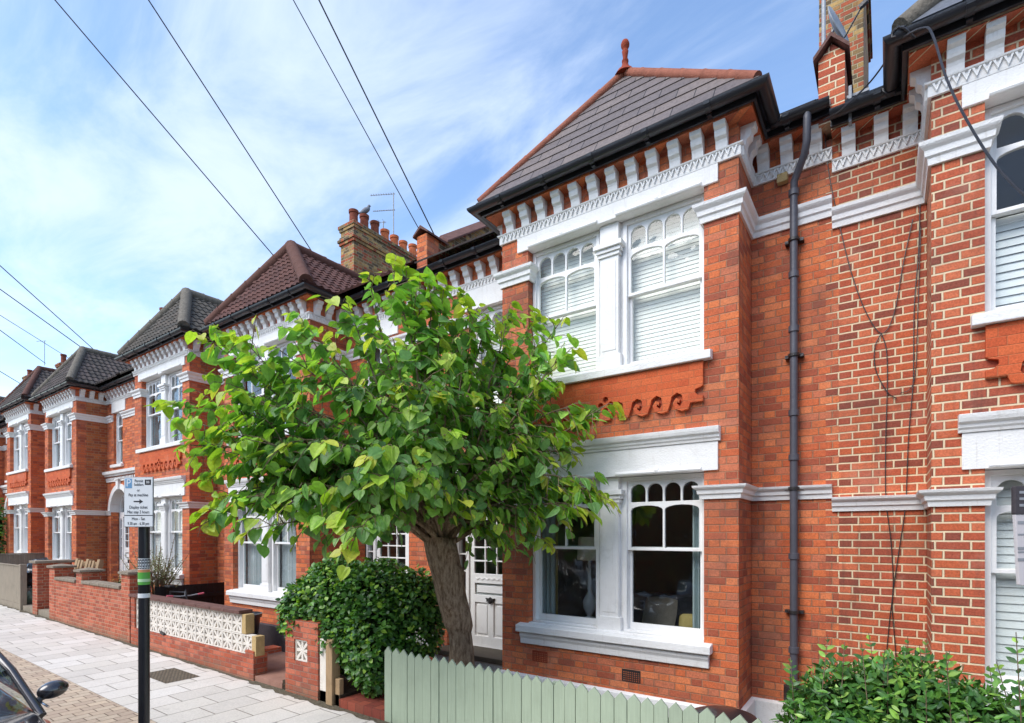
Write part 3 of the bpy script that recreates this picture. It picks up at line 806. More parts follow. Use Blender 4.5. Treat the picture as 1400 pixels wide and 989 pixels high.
    rb = MB(T); rb.add([(0,10.3,zr),(END,10.3,zr),(END,13.2,zr-2.2),(0,13.2,zr-2.2)], [(0,1,2,3)]); obj('rear_roof', rb, tm, root)
    rd = MB(); rm = P.get('ridge', 'ridge_grey'); rr_ = P.get('rr', .085)
    for (p, q) in (((xl+.03, yc+.03, te+.03), (ax_, apY, apZ+.02)), ((xr-.03, yc+.03, te+.03), (ax_, apY, apZ+.02)), ((ax_, apY, apZ+.02), (ax_, bY, apZ+.02))):
        ridge_line(rd, T(*p), T(*q), rr_, 12)
    obj('ridge_tile', rd, M[rm], root, smooth=50)
    if P.get('finial'):
        f = MB(T); f.lathe((ax_, apY, apZ-.02), [(.13,0),(.10,.05),(.05,.10),(.034,.16),(.040,.17),(.040,.19),(.027,.20),(.030,.24),(.040,.30),(.030,.315),(.034,.33),(.050,.36),(.052,.39),(.038,.425),(0,.44)], 16)
        obj('finial', f, M['terracotta_dark'], root, smooth=50)
    # ---- party parapets
    if idx < 3:
        pp = MB(T); zt_ = CAMH + 4.80
        prof_ = [(YN+.16, 6.30), (YN+.16, zt_), (YN+.44, zt_), (YN+.44, te+.16+(YN+.44-eaveY)*pitch), (10.3, zr+.20), (10.3, 6.3)]
        xw = END; hw = .105
        pp.plate(prof_, [], xw-hw, xw-.001, m=lambda a_, y, b_: (y, a_, b_))
        par = obj('parapet', pp, M['brick_b' if 0 else 'brick_stock'], root)
        fr_ = MB(T); fr_.box(xw-hw-.002, xw-.001, YN+.035, YN+.162, 6.25, zt_-.01); fr_.box(xw-hw-.008, xw-hw-.001, YN+.035, YN+.30, 6.3, zt_-.02)
        obj('parapet_end', fr_, br, par)
        cp = MB(T)
        for (p, q) in (((YN-.01, zt_), (YN+.50, zt_)), ((YN+.46, te+.18+(YN+.44-eaveY)*pitch), (10.3, zr+.22))):
            cp.add([(xw-hw-.06, p[0], p[1]), (xw-.0005, p[0], p[1]+.13), (xw-.0005, q[0], q[1]+.13), (xw-hw-.06, q[0], q[1]),
                    (xw-hw-.06, p[0], p[1]-.03), (xw-.0005, p[0], p[1]+.08), (xw-.0005, q[0], q[1]+.08), (xw-hw-.06, q[0], q[1]-.03)],
                   [(0,1,2,3),(4,7,6,5),(0,4,5,1),(3,2,6,7),(0,3,7,4),(1,5,6,2)])
        obj('coping', cp, M['cope_red'], par)
    # ---- inside
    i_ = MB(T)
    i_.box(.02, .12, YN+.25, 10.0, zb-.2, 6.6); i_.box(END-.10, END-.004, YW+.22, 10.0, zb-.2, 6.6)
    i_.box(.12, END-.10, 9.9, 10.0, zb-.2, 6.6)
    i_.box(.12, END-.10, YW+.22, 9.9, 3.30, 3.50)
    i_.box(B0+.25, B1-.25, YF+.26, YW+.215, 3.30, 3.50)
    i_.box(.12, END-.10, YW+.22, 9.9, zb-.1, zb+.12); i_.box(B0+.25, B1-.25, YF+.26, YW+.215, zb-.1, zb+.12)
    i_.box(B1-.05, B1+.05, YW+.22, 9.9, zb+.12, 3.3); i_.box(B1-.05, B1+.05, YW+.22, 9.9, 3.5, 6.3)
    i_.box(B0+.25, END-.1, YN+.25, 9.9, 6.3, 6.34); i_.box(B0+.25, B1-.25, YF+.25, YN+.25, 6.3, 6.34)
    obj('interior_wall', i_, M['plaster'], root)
    return root, T
def archhole_f(x0, x1, zb, spring, rr, cx):
    return [(x0, zb), (x1, zb)] + [(cx + rr*math.cos(math.pi*i/14), spring + rr*math.sin(math.pi*i/14)) for i in range(15)]

HP = [ # narrow party line X, direction, step, look
 (-.46, 1, -.13, 'red brick house with thick cream pointing at the right edge of the photo', dict(brick='brick_b', roof='slate_grey', ridge='ridge_grey', backs=('shutter','shutter','drape'), tooth=-1, gutter='black')),
 (-.46, -1, 0, 'orange brick house with slate bay roof, terracotta finial and white venetian blinds upstairs', dict(brick='brick_a', roof='slate', ridge='ridge_red', rr=.052, finial=1, backs=('outer','blind','blind'), tooth=1, rows=9, th=.012)),
 (-11.77, 1, 0, 'orange brick house with brown tiled bay roof half hidden behind the big tree', dict(brick='brick_c', roof='tile_brown', ridge='ridge_brown', wave=.03, backs=('net','drape','drape'), rows=10, th=.02, plinth=.50, plinthm='plinth_dark', rr=.115)),
 (-11.77, -1, .22, 'brick house with grey tiled hipped bay roof just behind the parking sign', dict(brick='brick_c', side='brick_d', roof='tile_grey', ridge='ridge_grey', wave=.03, rows=10, th=.02, rr=.115, white='white_far', backs=('shutter','drape','drape'), plinthm='plinth_dark')),
 (-23.08, 1, .22, 'brick house with dark lichen-spotted bay roof, second from the left edge', dict(brick='brick_c', side='brick_d', roof='tile_dark', ridge='ridge_grey', wave=.03, rows=10, th=.02, rr=.10, white='white_far', backs=('net','net','drape'), plinthm='plinth_dark')),
 (-23.08, -1, .40, 'brick house at the left edge with reddish hip tiles on its dark roof', dict(brick='brick_c', side='brick_a', roof='tile_dark', ridge='ridge_brown', wave=.03, rows=10, th=.02, white='white_far', backs=('net','net','drape'), plinthm='plinth_dark')),
 (-34.38, 1, .40, 'far brick house beyond the left edge, its chimney with two pots above the dark roofs', dict(brick='brick_c', roof='tile_dark', wave=.03, rows=10, th=.02, white='white_far', plinthm='plinth_dark')),
 (-34.38, -1, .58, 'farthest brick house, only its chimney pots show at the left edge', dict(brick='brick_c', roof='tile_dark', wave=.03, rows=10, th=.02, white='white_far', plinthm='plinth_dark')),
]
houses = []
for i, (p, s, dz, lab, P) in enumerate(HP):
    houses.append(house(i, p, s, dz, lab, P))
# chimney stacks on the narrow party lines
chimney(houses[2][0], -11.72, 9.15, 12.1, 7.6, CAMH+8.2, 8, 3)
chimney(houses[0][0], -.62, 9.9, 12.4, 7.6, CAMH+9.6, 6, 2, .30)
chimney(houses[4][0], -23.0, 9.1, 12.0, 7.6, CAMH+8.3, 7, 2)
chimney(houses[6][0], -34.3, 9.1, 12.0, 7.6, CAMH+8.6, 7, 2)
chimney(houses[7][0], -45.6+5.7, 9.1, 12.0, 7.6, CAMH+8.9, 7, 2)
# parapet end with gabled cap over the party line between the two nearest houses
r0 = houses[0][0]
mb = MB(); mb.box(-.565, -.345, YN-.16, YN+.42, 6.14, CAMH+4.62)
pe = obj('parapet', mb, M['brick_b'], r0)
mb = MB(); zt_ = CAMH+4.62
mb.plate([(-.605, zt_-.02), (-.455, zt_+.155), (-.305, zt_-.02), (-.305, zt_+.02), (-.455, zt_+.195), (-.605, zt_+.02)][::-1], [], YN-.22, YN+.46)
obj('coping', mb, M['cope_red'], pe)
mb = MB(); mb.plate([(-.564, zt_+.001), (-.346, zt_+.001), (-.455, zt_+.13)], [], YN-.15, YN+.4); obj('parapet_end', mb, M['brick_b'], pe)
mb = MB(); pr_ = [(YN+.43, 6.3), (YN+.43, CAMH+4.25), (9.9, CAMH+6.75), (9.9, 6.3)]
mb.plate(pr_, [], -.57, -.35, m=lambda a, y, b: (y, a, b)); obj('parapet_slope', mb, M['brick_stock'], pe)
mb = MB(); mb.add([(-.60,YN+.42,CAMH+4.30),(-.32,YN+.42,CAMH+4.30),(-.32,9.9,CAMH+6.8),(-.60,9.9,CAMH+6.8),(-.60,YN+.42,CAMH+4.25),(-.32,YN+.42,CAMH+4.25),(-.32,9.9,CAMH+6.75),(-.60,9.9,CAMH+6.75)], [(0,1,2,3),(4,7,6,5),(0,4,5,1),(3,2,6,7),(0,3,7,4),(1,5,6,2)])
obj('slope_coping', mb, M['lead'], pe)
mb = MB(); mb.obox((-.30, YN-.13, CAMH+4.06), (.012,0,0), (0,.08,0), (0,0,.17)); mb.obox((-.24, YN+.08, CAMH+4.18), (.09,0,0), (0,.22,0), (0,0,.012))
obj('flashing', mb, M['lead'], pe)

# downpipe with swan neck in the corner of the orange house
h1 = houses[1][0]
mb = MB(); dx = -.79; dy = YN-.085
mb.tube([(dx, dy, .62), (dx, dy, 5.60)], .037, 16)
mb.tube([(dx, dy, 5.58), (dx+.005, dy-.01, 5.72), (dx+.05, dy-.05, 5.80), (dx+.11, dy-.12, 5.89), (dx+.135, dy-.17, 5.98), (dx+.14, dy-.18, 6.24)], .036, 16)
for z in (.95, 1.9, 2.9, 3.35, 4.2, 4.75, 5.58): mb.lathe((dx, dy, z), [(.041,0),(.049,.002),(.049,.06),(.041,.062)], 16)
dp = obj('downpipe', mb, M['pipe'], h1, smooth=35)
for z in (1.35, 2.60, 3.95, 5.12):
    mb = MB(); mb.lathe((dx, dy, z), [(.041,0),(.052,.001),(.052,.03),(.041,.031)], 16); mb.box(dx-.085, dx+.085, dy+.02, YN+.0, z, z+.03)
    obj('pipe_clip', mb, M['black_old'], dp, smooth=35)
mb = MB(); mb.lathe((dx, dy-.02, .42), [(.07,0),(.09,.05),(.09,.2),(.06,.22)], 14); obj('gully_hopper', mb, M['black_old'], dp, smooth=35)

# ------------------------------------------------------------------ living room behind the ground floor bay
def add_curtain_pair(): pass
tl = thing('table_lamp', (-3.0, 7.3, .9), 'cream drum shade lamp standing inside the bay window of the orange house', 'lamp')
q = at(806, 766, 6.28)
tl.location = (q.x, q.y, 1.25)
mb = MB(); mb.lathe((q.x, q.y, q.z), [(.165,0),(.14,.30)], 24); obj('lamp_shade', mb, M['shade'], tl, smooth=50)
mb = MB(); mb.lathe((q.x, q.y, 1.05), [(.07,0),(.075,.02),(.03,.05),(.08,.14),(.09,.24),(.03,.36),(.015,q.z-1.05+.05)], 16); obj('lamp_base', mb, M['lens'], tl, smooth=50)
tb = thing('side_table', (q.x, q.y, .37), 'dark side table carrying the lamp behind the window', 'table')
mb = MB(); mb.box(q.x-.4, q.x+.4, q.y-.28, q.y+.28, 1.0, 1.045); obj('tabletop', mb, M['sofa'], tb)
for a in (-.35,.35):
    for b in (-.23,.23):
        mb = MB(); mb.box(q.x+a-.02, q.x+a+.02, q.y+b-.02, q.y+b+.02, .37, 1.0); obj('leg', mb, M['sofa'], tb)
sf = thing('sofa', (-2.1, 6.5, .37), 'dark grey sofa standing inside the right hand bay window', 'sofa')
mb = MB(); mb.box(-3.0, -1.35, 6.3, 7.1, .40, .80); obj('seat', mb, M['sofa'], sf, bevel=.05)
mb = MB(); mb.box(-3.0, -1.35, 7.0, 7.3, .45, 1.35); obj('backrest', mb, M['sofa'], sf, bevel=.06)
mb = MB(); mb.box(-3.2, -3.0, 6.3, 7.3, .40, 1.05); obj('armrest', mb, M['sofa'], sf, bevel=.05)
mb = MB(); mb.box(-1.35, -1.12, 6.3, 7.3, .40, 1.05); obj('armrest', mb, M['sofa'], sf, bevel=.05)
def cushion(c, s, mat, label, rz):
    c = Vector(c); mb = MB(); n = 8; vs = []; fs = []
    for k, sg in enumerate((1,-1)):
        for i in range(n+1):
            for j in range(n+1):
                a, b = i/n*2-1, j/n*2-1; h = .10*max(0, (1-a**4)*(1-b**4))**.5
                ca, cb = a*(1-.08*b*b), b*(1-.08*a*a)
                p = Vector((ca*s, -sg*h, cb*s)); p = Matrix.Rotation(rz, 3, 'Z') @ (Matrix.Rotation(R(-18), 3, 'X') @ p)
                vs.append(c + p)
    w = n+1
    for k in range(2):
        for i in range(n):
            for j in range(n):
                a = k*w*w + i*w + j; fs.append((a, a+1, a+w+1, a+w))
    mb.add(vs, fs); o = obj('cushion', mb, mat, smooth=70); tag(o, label, 'cushion'); return o
q2 = at(943, 842, 6.1)
cushion((q2.x, 6.1, 1.14), .12, M['mustard'], 'mustard yellow cushion in the right corner of the bay window', R(10))
cushion((-2.4, 6.7, 1.12), .24, M['cushion'], 'beige patterned cushion on the dark sofa', R(-12))
bx = MB(); n = 30; vs = []
p0 = at(742, 700, 6.1).x; p1 = at(755, 700, 6.1).x
for i in range(n+1):
    x = p0 + (p1-p0)*i/n*1.4; y = 6.12 + .03*math.sin(i*1.3)
    vs += [(x, y, .5), (x, y, 2.85)]
bx.add(vs, [(2*i, 2*i+2, 2*i+3, 2*i+1) for i in range(n)])
obj('mustard_curtain', bx, M['mustard'], h1, smooth=60, fix=False)

# ------------------------------------------------------------------ ground, footway, road
def strip(name, y0, y1, mat, zo=0, x0=-70, x1=30, th=None):
    mb = MB(); n = 20; vs = []
    for i in range(n+1):
        x = x0 + (x1-x0)*i/n
        vs += [(x, y0, gz(x)+zo), (x, y1, gz(x)+zo)]
        if th: vs += [(x, y0, gz(x)+zo-th), (x, y1, gz(x)+zo-th)]
    fs = []
    w = 4 if th else 2
    for i in range(n):
        a = i*w
        fs.append((a, a+w, a+w+1, a+1))
        if th: fs += [(a, a+2, a+w+2, a+w), (a+1, a+w+1, a+w+3, a+3)]
    mb.add(vs, fs); return struct(name, mb, mat, fix=bool(th))
mb = MB(); S = 900
mb.add([(-S,-S,gz(-S)*0-.35),(S,-S,-.35),(S,S,-.35),(-S,S,-.35)], [(0,1,2,3)]); struct('ground', mb, M['asphalt'], fix=False)
strip('footway_slabs', 2.76, 4.34, M['slabs'])
strip('paver_strip', 1.62, 2.758, M['pavers'], -.001)
strip('kerb', 1.47, 1.618, M['kerb'], -.002, th=.2)
strip('road', -5.5, 1.468, M['asphalt'], -.08)
strip('far_kerb', -5.65, -5.502, M['kerb'], -.002, th=.2)
strip('far_footway', -8.2, -5.652, M['slabs'])
# front gardens
def pad(name, x0, x1, y0, y1, z, mat):
    mb = MB(); mb.box(x0, x1, y0, y1, z-.3, z); return struct(name, mb, mat)
pad('garden_soil', -4.84, 1.5, 4.36, YN+.2, .12, M['soil'])
pad('garden_soil', 1.5, 8, 4.36, YN+.2, .10, M['concrete'])
pad('tiled_path', -5.72, -4.85, 4.342, YW+.05, .06, M['path'])
pad('garden_soil', -7.0, -5.73, 4.36, YW+.2, .10, M['soil'])
pad('front_yard', -11.72, -7.01, 4.36, YW+.2, .05, M['pink_concrete'])
pad('front_yard', -23.0, -11.80, 4.36, YW+.2, .22, M['concrete'])
pad('front_yard', -46.0, -23.1, 4.36, YW+.2, .36, M['concrete'])
# manhole cover
cs = [atg(190, 925), atg(236, 940), atg(272, 921), atg(232, 911)]
x0 = min(c.x for c in cs); x1 = max(c.x for c in cs); y0 = min(c.y for c in cs); y1 = max(c.y for c in cs)
cm_ = sum((c for c in cs), Vector())/4
mb = MB(); a, b = .36, .24
mb.add([(cm_.x-a*1.2, cm_.y-b, gz(cm_.x-a*1.2)+.004), (cm_.x+a*1.2, cm_.y-b, gz(cm_.x+a*1.2)+.004), (cm_.x+a*1.2, cm_.y+b, gz(cm_.x+a*1.2)+.004), (cm_.x-a*1.2, cm_.y+b, gz(cm_.x-a*1.2)+.004)], [(0,1,2,3)])
o = obj('access_cover', mb, M['manhole'], fix=False); tag(o, 'worn brown rectangular access cover set in the pale footway', 'manhole cover')

random.seed(77)
def grit(x0, x1, y, w):
    mb = MB(); n = int((x1-x0)/.05); vs = []
    for i in range(n+1):
        x = x0 + (x1-x0)*i/n; d = w*(.35 + .9*abs(noise.noise(Vector((x*2.3, y, 0)))) + .5*random.random()*abs(noise.noise(Vector((x*9, 3, 1)))))
        vs += [(x, y - d, gz(x)+.003), (x, y+.02, gz(x)+.006)]
    mb.add(vs, [(2*i, 2*i+2, 2*i+3, 2*i+1) for i in range(n)])
    struct('grit', mb, M['grit'], fix=False)
M['grit'] = paint('grit', (.20,.17,.12), .95, .6, 30, .1, .01, .7)
grit(-24, -7.7, 4.34, .11); grit(-7.7, 0, 4.34, .16)
# ------------------------------------------------------------------ boundary walls
WY = 4.34
def screen_mesh():
    mb = MB(); s = .145; w = .016
    mb.plate(rect(-s, s, -s, s), [rect(-s+.02, s-.02, -s+.02, s-.02)], 0, .09)
    i = s-.019
    for ang in (0, 45, 90, 135):
        L = i*(1.35 if ang % 90 else 1.0); a = R(ang)
        dxx, dzz = math.cos(a), math.sin(a)
        # petal shaped rib, wider at the ends
        pts = []
        for t_, wd in ((-1,.022),(-.5,.019),(0,.010),(.5,.019),(1,.022)): pts.append((t_, wd))
        up = [(dxx*L*t_ - dzz*wd, dzz*L*t_ + dxx*wd) for t_, wd in pts]; dn = [(dxx*L*t_ + dzz*wd, dzz*L*t_ - dxx*wd) for t_, wd in pts[::-1]]
        mb.plate(up+dn, [], .006+.0007*ang/45, .084-.0007*ang/45)
    me = bpy.data.meshes.new('screen_block'); me.from_pydata(mb.v, [], mb.f)
    bm = bmesh.new(); bm.from_mesh(me); bmesh.ops.recalc_face_normals(bm, faces=bm.faces); bm.to_mesh(me); bm.free()
    me.materials.append(M['screen']); return me
SCR = screen_mesh()
bw = thing('garden_wall', (-10, WY, 0), 'low garden wall of white pierced screen blocks on a pink brick base', 'wall')
mb = MB(); mb.box(-12.12, -7.72, WY, WY+.22, -.15, .335); obj('brick_base', mb, M['brick_low'], bw)
mb = MB(); mb.box(-7.95, -7.72, WY+.001, WY+.45, .336, .41); obj('brick_step', mb, M['brick_low'], bw)
for i in range(14):
    place_mesh('screen_block', SCR, bw, (-11.94+.15+.295*i, WY+.03, .34+.147))
for i in range(13):
    place_mesh('screen_block', SCR, bw, (-11.94+.15+.295*i, WY+.03, .34+.147+.295))
mb = MB(); mb.box(-12.12, -11.95, WY, WY+.16, .336, .93); obj('end_pier', mb, M['brick_low'], bw)
mb = MB(); mb.box(-7.955+.15, -7.955+.265, WY+.02, WY+.16, .337, .632); mb.box(-8.085, -7.975, WY+.02, WY+.16, .64, .935); obj('end_block', mb, M['yellow_stone'], bw, bevel=.006)
mb = MB()
for i in range(9): mb.box(-12.16+.455*i, -12.16+.455*i+.447, WY-.03, WY+.19, .938, .995)
obj('coping', mb, M['cope_red'], bw, bevel=.008)
mb = MB(); mb.obox(at(222, 866, WY+.0), (.075,0,-.012), (0,.012,0), (.004,0,.024)); obj('letter_plate', mb, M['black_old'], bw)

gw = thing('garden_wall', (-14.8, WY, 0), 'long red brick garden wall with stone coping and three capped piers', 'wall')
mb = MB(); mb.box(-17.0, -12.18, WY, WY+.215, -.1, 1.05); obj('brick_panel', mb, M['brick_garden'], gw)
mb = MB()
for (x0, x1) in ((-16.55, -15.15), (-14.75, -12.62)):
    n = round((x1-x0)/.6)
    for i in range(n): mb.box(x0+(x1-x0)*i/n, x0+(x1-x0)*(i+1)/n-.008, WY-.03, WY+.245, 1.053, 1.12)
obj('coping', mb, M['stone'], gw, bevel=.012)
for (x0, x1, zt) in ((-17.0, -16.6, 1.33), (-15.12, -14.78, 1.30), (-12.58, -12.175, 1.36)):
    mb = MB(); mb.box(x0, x1, WY-.003, WY+.38, .0, zt); pr = obj('pier', mb, M['brick_garden'], gw)
    mb = MB(); mb.box(x0-.05, x1+.05, WY-.05, WY+.43, zt+.002, zt+.05); mb.add([(x0-.05,WY-.05,zt+.05),(x1+.05,WY-.05,zt+.05),(x1+.05,WY+.43,zt+.05),(x0-.05,WY+.43,zt+.05),((x0+x1)/2,WY+.19,zt+.10)], [(0,1,4),(1,2,4),(2,3,4),(3,0,4)])
    obj('pier_cap', mb, M['stone'], pr, bevel=.01)
mb = MB(); q = atg(156, 876); mb.add([(q.x-.16, WY-.14, gz(q.x)+.01),(q.x+.16, WY-.14, gz(q.x)+.01),(q.x+.02, WY-.01, .26),(q.x-.02, WY-.01, .26)], [(0,1,2,3)])
gp_ = thing('gate_pier', (-18.0, WY, 0), 'free standing brick gate pier with stone cap, left of the long wall', 'pier')
mb = MB(); mb.box(-18.35, -17.95, WY, WY+.72, 0, 1.40); obj('shaft', mb, M['brick_garden'], gp_)
mb = MB(); mb.box(-18.42, -17.88, WY-.06, WY+.78, 1.402, 1.47); obj('cap', mb, M['stone'], gp_, bevel=.012)
# stub wall and white panel right of the gate opening, under the hedge
sw = thing('garden_wall', (-6.5, WY, 0), 'short pink brick wall with one screen block beneath the clipped climber', 'wall')
xb0 = at(402, 880, WY).x; xb1 = xb0 + .30
mb = MB(); mb.plate(rect(-6.90, -6.16, -.12, .98), [rect(xb0, xb1, .42, 1.0-.28)], WY, WY+.22); obj('brick_panel', mb, M['brick_low'], sw)
place_mesh('screen_block', SCR, sw, ((xb0+xb1)/2, WY+.02, .57))
gp2 = thing('gate_post', (-5.95, WY, 0), 'weathered white panel and tan timber post under the climber beside the path', 'post')
mb = MB(); mb.box(-6.15, -5.98, WY+.02, WY+.12, -.05, .78); obj('panel', mb, M['screen'], gp2, bevel=.01)
mb = MB(); mb.box(-5.97, -5.84, WY-.02, WY+.11, -.08, .80); obj('post', mb, M['timber_tan'], gp2, bevel=.01)
mb = MB(); mb.box(-5.83, -5.74, WY+.02, WY+.09, -.06, .30); obj('board', mb, M['timber_tan'], gp2, bevel=.01)
# low white wall at the corner recess
# picket fence
pf = thing('picket_fence', (-2.7, WY, 0), 'sage green picket fence of close boards with pointed tops', 'fence')
x = -4.87; i = 0
while x < -.35:
    zt = .83 - (x+4.87)*.0125 + random.uniform(-.010,.008)
    o_ = random.uniform(-.006,.006); w = random.uniform(.112,.132)
    mb = MB(); mb.plate([(x,-.05),(x+w-.005,-.05),(x+w-.005,zt-.062),(x+w/2-.002,zt),(x,zt-.062)], [], WY+.0+o_, WY+.02+o_)
    pk = obj('picket', mb, M['picket'], pf, bevel=.002)
    x += w; i += 1
for z in (.2, .6):
    mb = MB(); mb.box(-4.87, -.35, WY+.026, WY+.07, z-.03, z+.03); obj('rail', mb, M['picket'], pf)
for x in (-4.80, -2.6, -.42):
    mb = MB(); mb.box(x-.04, x+.04, WY+.072, WY+.15, -.1, .74); obj('post', mb, M['picket'], pf)
# black fence between two front gardens
bf = thing('board_fence', (-11.77, 5.2, .2), 'black stained board fence between the gardens behind the screen wall', 'fence')
y = 4.62
while y < 6.15:
    mb = MB(); mb.box(-11.79, -11.765, y, y+.105, .1, 1.12 + .0*(y)); obj('board', mb, M['timber_black'], bf); y += .11
mb = MB(); mb.box(-11.763, -11.72, 4.62, 6.15, .85, .92); obj('rail', mb, M['timber_black'], bf)
# grey timber fence at the far left
tf = thing('timber_fence', (-20.5, WY, .1), 'pale grey vertical board fence with square post at the left edge', 'fence')
x = -24.0
while x < -19.5:
    mb = MB(); mb.box(x, x+.112, WY, WY+.022, .26, 1.28); obj('board', mb, M['timber_grey'], tf); x += .115
mb = MB(); mb.box(-24.0, -19.45, WY-.01, WY+.04, .02, .255); obj('gravel_board', mb, M['timber_grey'], tf)
mb = MB(); mb.box(-24.0, -19.45, WY-.02, WY+.05, 1.283, 1.31); obj('cap_rail', mb, M['timber_grey'], tf)
mb = MB(); mb.box(-19.44, -19.30, WY-.03, WY+.11, 0, 1.34); obj('post', mb, M['timber_grey'], tf, bevel=.008)
tf2 = thing('timber_fence', (-22.5, 5.3, .3), 'brown board fence running back to the house behind the rubbish bags', 'fence')
for i in range(14):
    y = 4.45 + i*.117; mb = MB(); mb.box(-22.62, -22.60, y, y+.112, .3, 1.52); obj('board', mb, M['timber_grey'], tf2)
mb = MB(); mb.box(-22.64, -22.57, 4.45, 6.1, 1.523, 1.56); obj('cap_rail', mb, M['timber_grey'], tf2)

# ------------------------------------------------------------------ small things in the yards
def blob_bag(c, r, mat, label, cat='rubbish bag', sz=1.0, seed=1):
    mb = MB(); bm = bmesh.new(); bmesh.ops.create_icosphere(bm, subdivisions=4, radius=1)
    vs = []
    for v in bm.verts:
        p = v.co.copy(); n = noise.noise(p*1.6 + Vector((seed, 0, 0)))*.30 + abs(noise.noise(p*4.2 + Vector((0, seed, 0))))*.28
        p *= (1 + n) ; z = p.z*sz
        if z < -.6*sz: z = -.6*sz
        if z > .5*sz and abs(p.x) < .45 and abs(p.y) < .45: z += .28*sz
        vs.append((c[0]+p.x*r, c[1]+p.y*r, c[2]+(z+.6*sz)*r))
    mb.add(vs, [tuple(v.index for v in f.verts) for f in bm.faces]); bm.free()
    o = obj('rubbish_bag', mb, mat, smooth=60); tag(o, label, cat); return o
blob_bag((-20.3, 5.0, .62), .42, M['bag_black'], 'shiny black rubbish bag heaped above the grey fence', sz=1.0, seed=3)
blob_bag((-19.1, 4.85, .22), .26, M['bag_white'], 'white plastic bag at the bottom of the heap by the pier', sz=.9, seed=5)
blob_bag((-19.25, 5.15, .58), .22, M['bag_pink'], 'pink and white carrier bag in the heap by the pier', sz=.9, seed=8)
blob_bag((-19.7, 4.75, .22), .26, M['bag_green'], 'pale green bag between fence post and gate pier', sz=.9, seed=11)
blob_bag((-19.2, 5.3, .95), .2, M['bag_white'], 'white bag resting on top of the heap beside the black bag', sz=.9, seed=15)
# dark bin behind them
wb = thing('storage_box', (-19.9, 5.4, .22), 'grey lidded box behind the rubbish bags', 'box')
mb = MB(); mb.box(-20.5, -19.2, 5.2, 5.8, .22, .86); obj('box_body', mb, M['black'], wb, bevel=.02)
mb = MB(); mb.box(-20.53, -19.17, 5.17, 5.83, .862, .92); obj('lid', mb, M['lead'], wb, bevel=.015)
# pallet leaning against the bay
pa = thing('timber_pallet', (-17.2, 5.0, .3), 'tan wooden pallet leaning behind the brick wall', 'pallet')
c0 = at(122, 778, 5.0)
def pal(mbs, u0, u1, v0, v1, d0, d1):
    ux = Vector((1, .10, 0)).normalized(); vz = Vector((.0, .22, 1)).normalized(); nn = ux.cross(vz)
    o = Vector((c0.x, 5.0, c0.z))
    mbs.obox(o + ux*(u0+u1)/2 + vz*(v0+v1)/2 + nn*(d0+d1)/2, ux*(u1-u0)/2, vz*(v1-v0)/2, nn*(d1-d0)/2)
for (u0, u1) in ((-.62,-.50), (-.06,.06), (.50,.62)):
    mb = MB(); pal(mb, u0, u1, -1.0, .24, .0, .09); obj('bearer', mb, M['timber_tan'], pa, bevel=.004)
for v in (-.9, -.6, -.3, .05):
    mb = MB(); pal(mb, -.62, .62, v, v+.13, -.022, -.002); obj('slat', mb, M['timber_tan'], pa, bevel=.003)
for u in (-.42, -.26, .16, .32):
    mb = MB(); pal(mb, u, u+.10, -.95, .20, .092, .11); obj('slat', mb, M['timber_tan'], pa, bevel=.003)
# round tub behind the screen wall
q = at(333, 840, 5.0)
tub = thing('plant_tub', (q.x, 5.0, .15), 'round black plastic tub behind the end of the screen block wall', 'tub')
mb = MB(); mb.lathe((q.x, 5.0, .14), [(.20,0),(.27,.56),(.295,.57),(.30,.63),(.27,.635),(.255,.56),(.2,.5)], 28); obj('body', mb, M['black'], tub, smooth=35)
mb = MB(); mb.lathe((q.x, 5.0, .62), [(.0,.0),(.26,.0),(.262,.02),(0,.02)], 28); obj('soil_fill', mb, M['soil'], tub)
# tub behind the picket fence
q = at(985, 985, 4.75)
o = MB(); o.lathe((q.x, 4.85, .10), [(.20,0),(.24,.44),(.265,.45),(.265,.49),(.18,.52),(.05,.535),(0,.537)], 32)
o = obj('lidded_tub', o, M['black'], smooth=35); tag(o, 'dark domed lid of a tub just behind the green picket fence', 'tub')
# bicycle behind screen wall
bk = thing('bicycle', (-12.6, 4.9, .2), 'bicycle with pale handlebar showing above the screen block wall', 'bicycle')
hb = at(247, 816, 4.75); bx_, by_ = hb.x, 4.85; zb_ = .2
def wheel(cx):
    mb = MB(); mb.tube([(cx + .33*math.cos(a), by_, zb_+.34 + .33*math.sin(a)) for a in [2*math.pi*i/28 for i in range(29)]], .018, 6)
    w = obj('wheel', mb, M['rubber'], bk, smooth=60)
    mb = MB()
    for i in range(14):
        a = 2*math.pi*i/14; mb.tube([(cx, by_, zb_+.34), (cx+.32*math.cos(a), by_, zb_+.34+.32*math.sin(a))], .002, 4)
    obj('spokes', mb, M['metal'], w)
wheel(bx_-.95); wheel(bx_+.10)
mb = MB(); F_ = lambda x, z: (bx_+x, by_, zb_+z)
for a, b in (((-.95,.34),(-.55,.30)), ((-.55,.30),(-.05,.80)), ((-.55,.30),(-.68,.82)), ((-.68,.82),(-.05,.84)), ((-.95,.34),(-.66,.78)), ((-.02,.90),(.10,.34))): mb.tube([F_(*a), F_(*b)], .016, 8)
obj('frame', mb, M['black'], bk, smooth=50)
mb = MB(); mb.tube([(bx_-.03, by_, zb_+.88), (bx_-.05, by_, hb.z)], .012, 8); mb.tube([(bx_-.02, by_-.30, hb.z+.03), (bx_-.05, by_-.1, hb.z), (bx_-.05, by_+.1, hb.z), (bx_-.02, by_+.30, hb.z+.03)], .012, 8); obj('handlebar', mb, M['metal'], bk, smooth=50)
mb = MB(); mb.tube([(bx_-.02, by_-.33, hb.z+.03), (bx_-.03, by_-.22, hb.z+.015)], .018, 8); mb.tube([(bx_-.02, by_+.33, hb.z+.03), (bx_-.03, by_+.22, hb.z+.015)], .018, 8); obj('grip', mb, M['bag_pink'], bk, smooth=50)
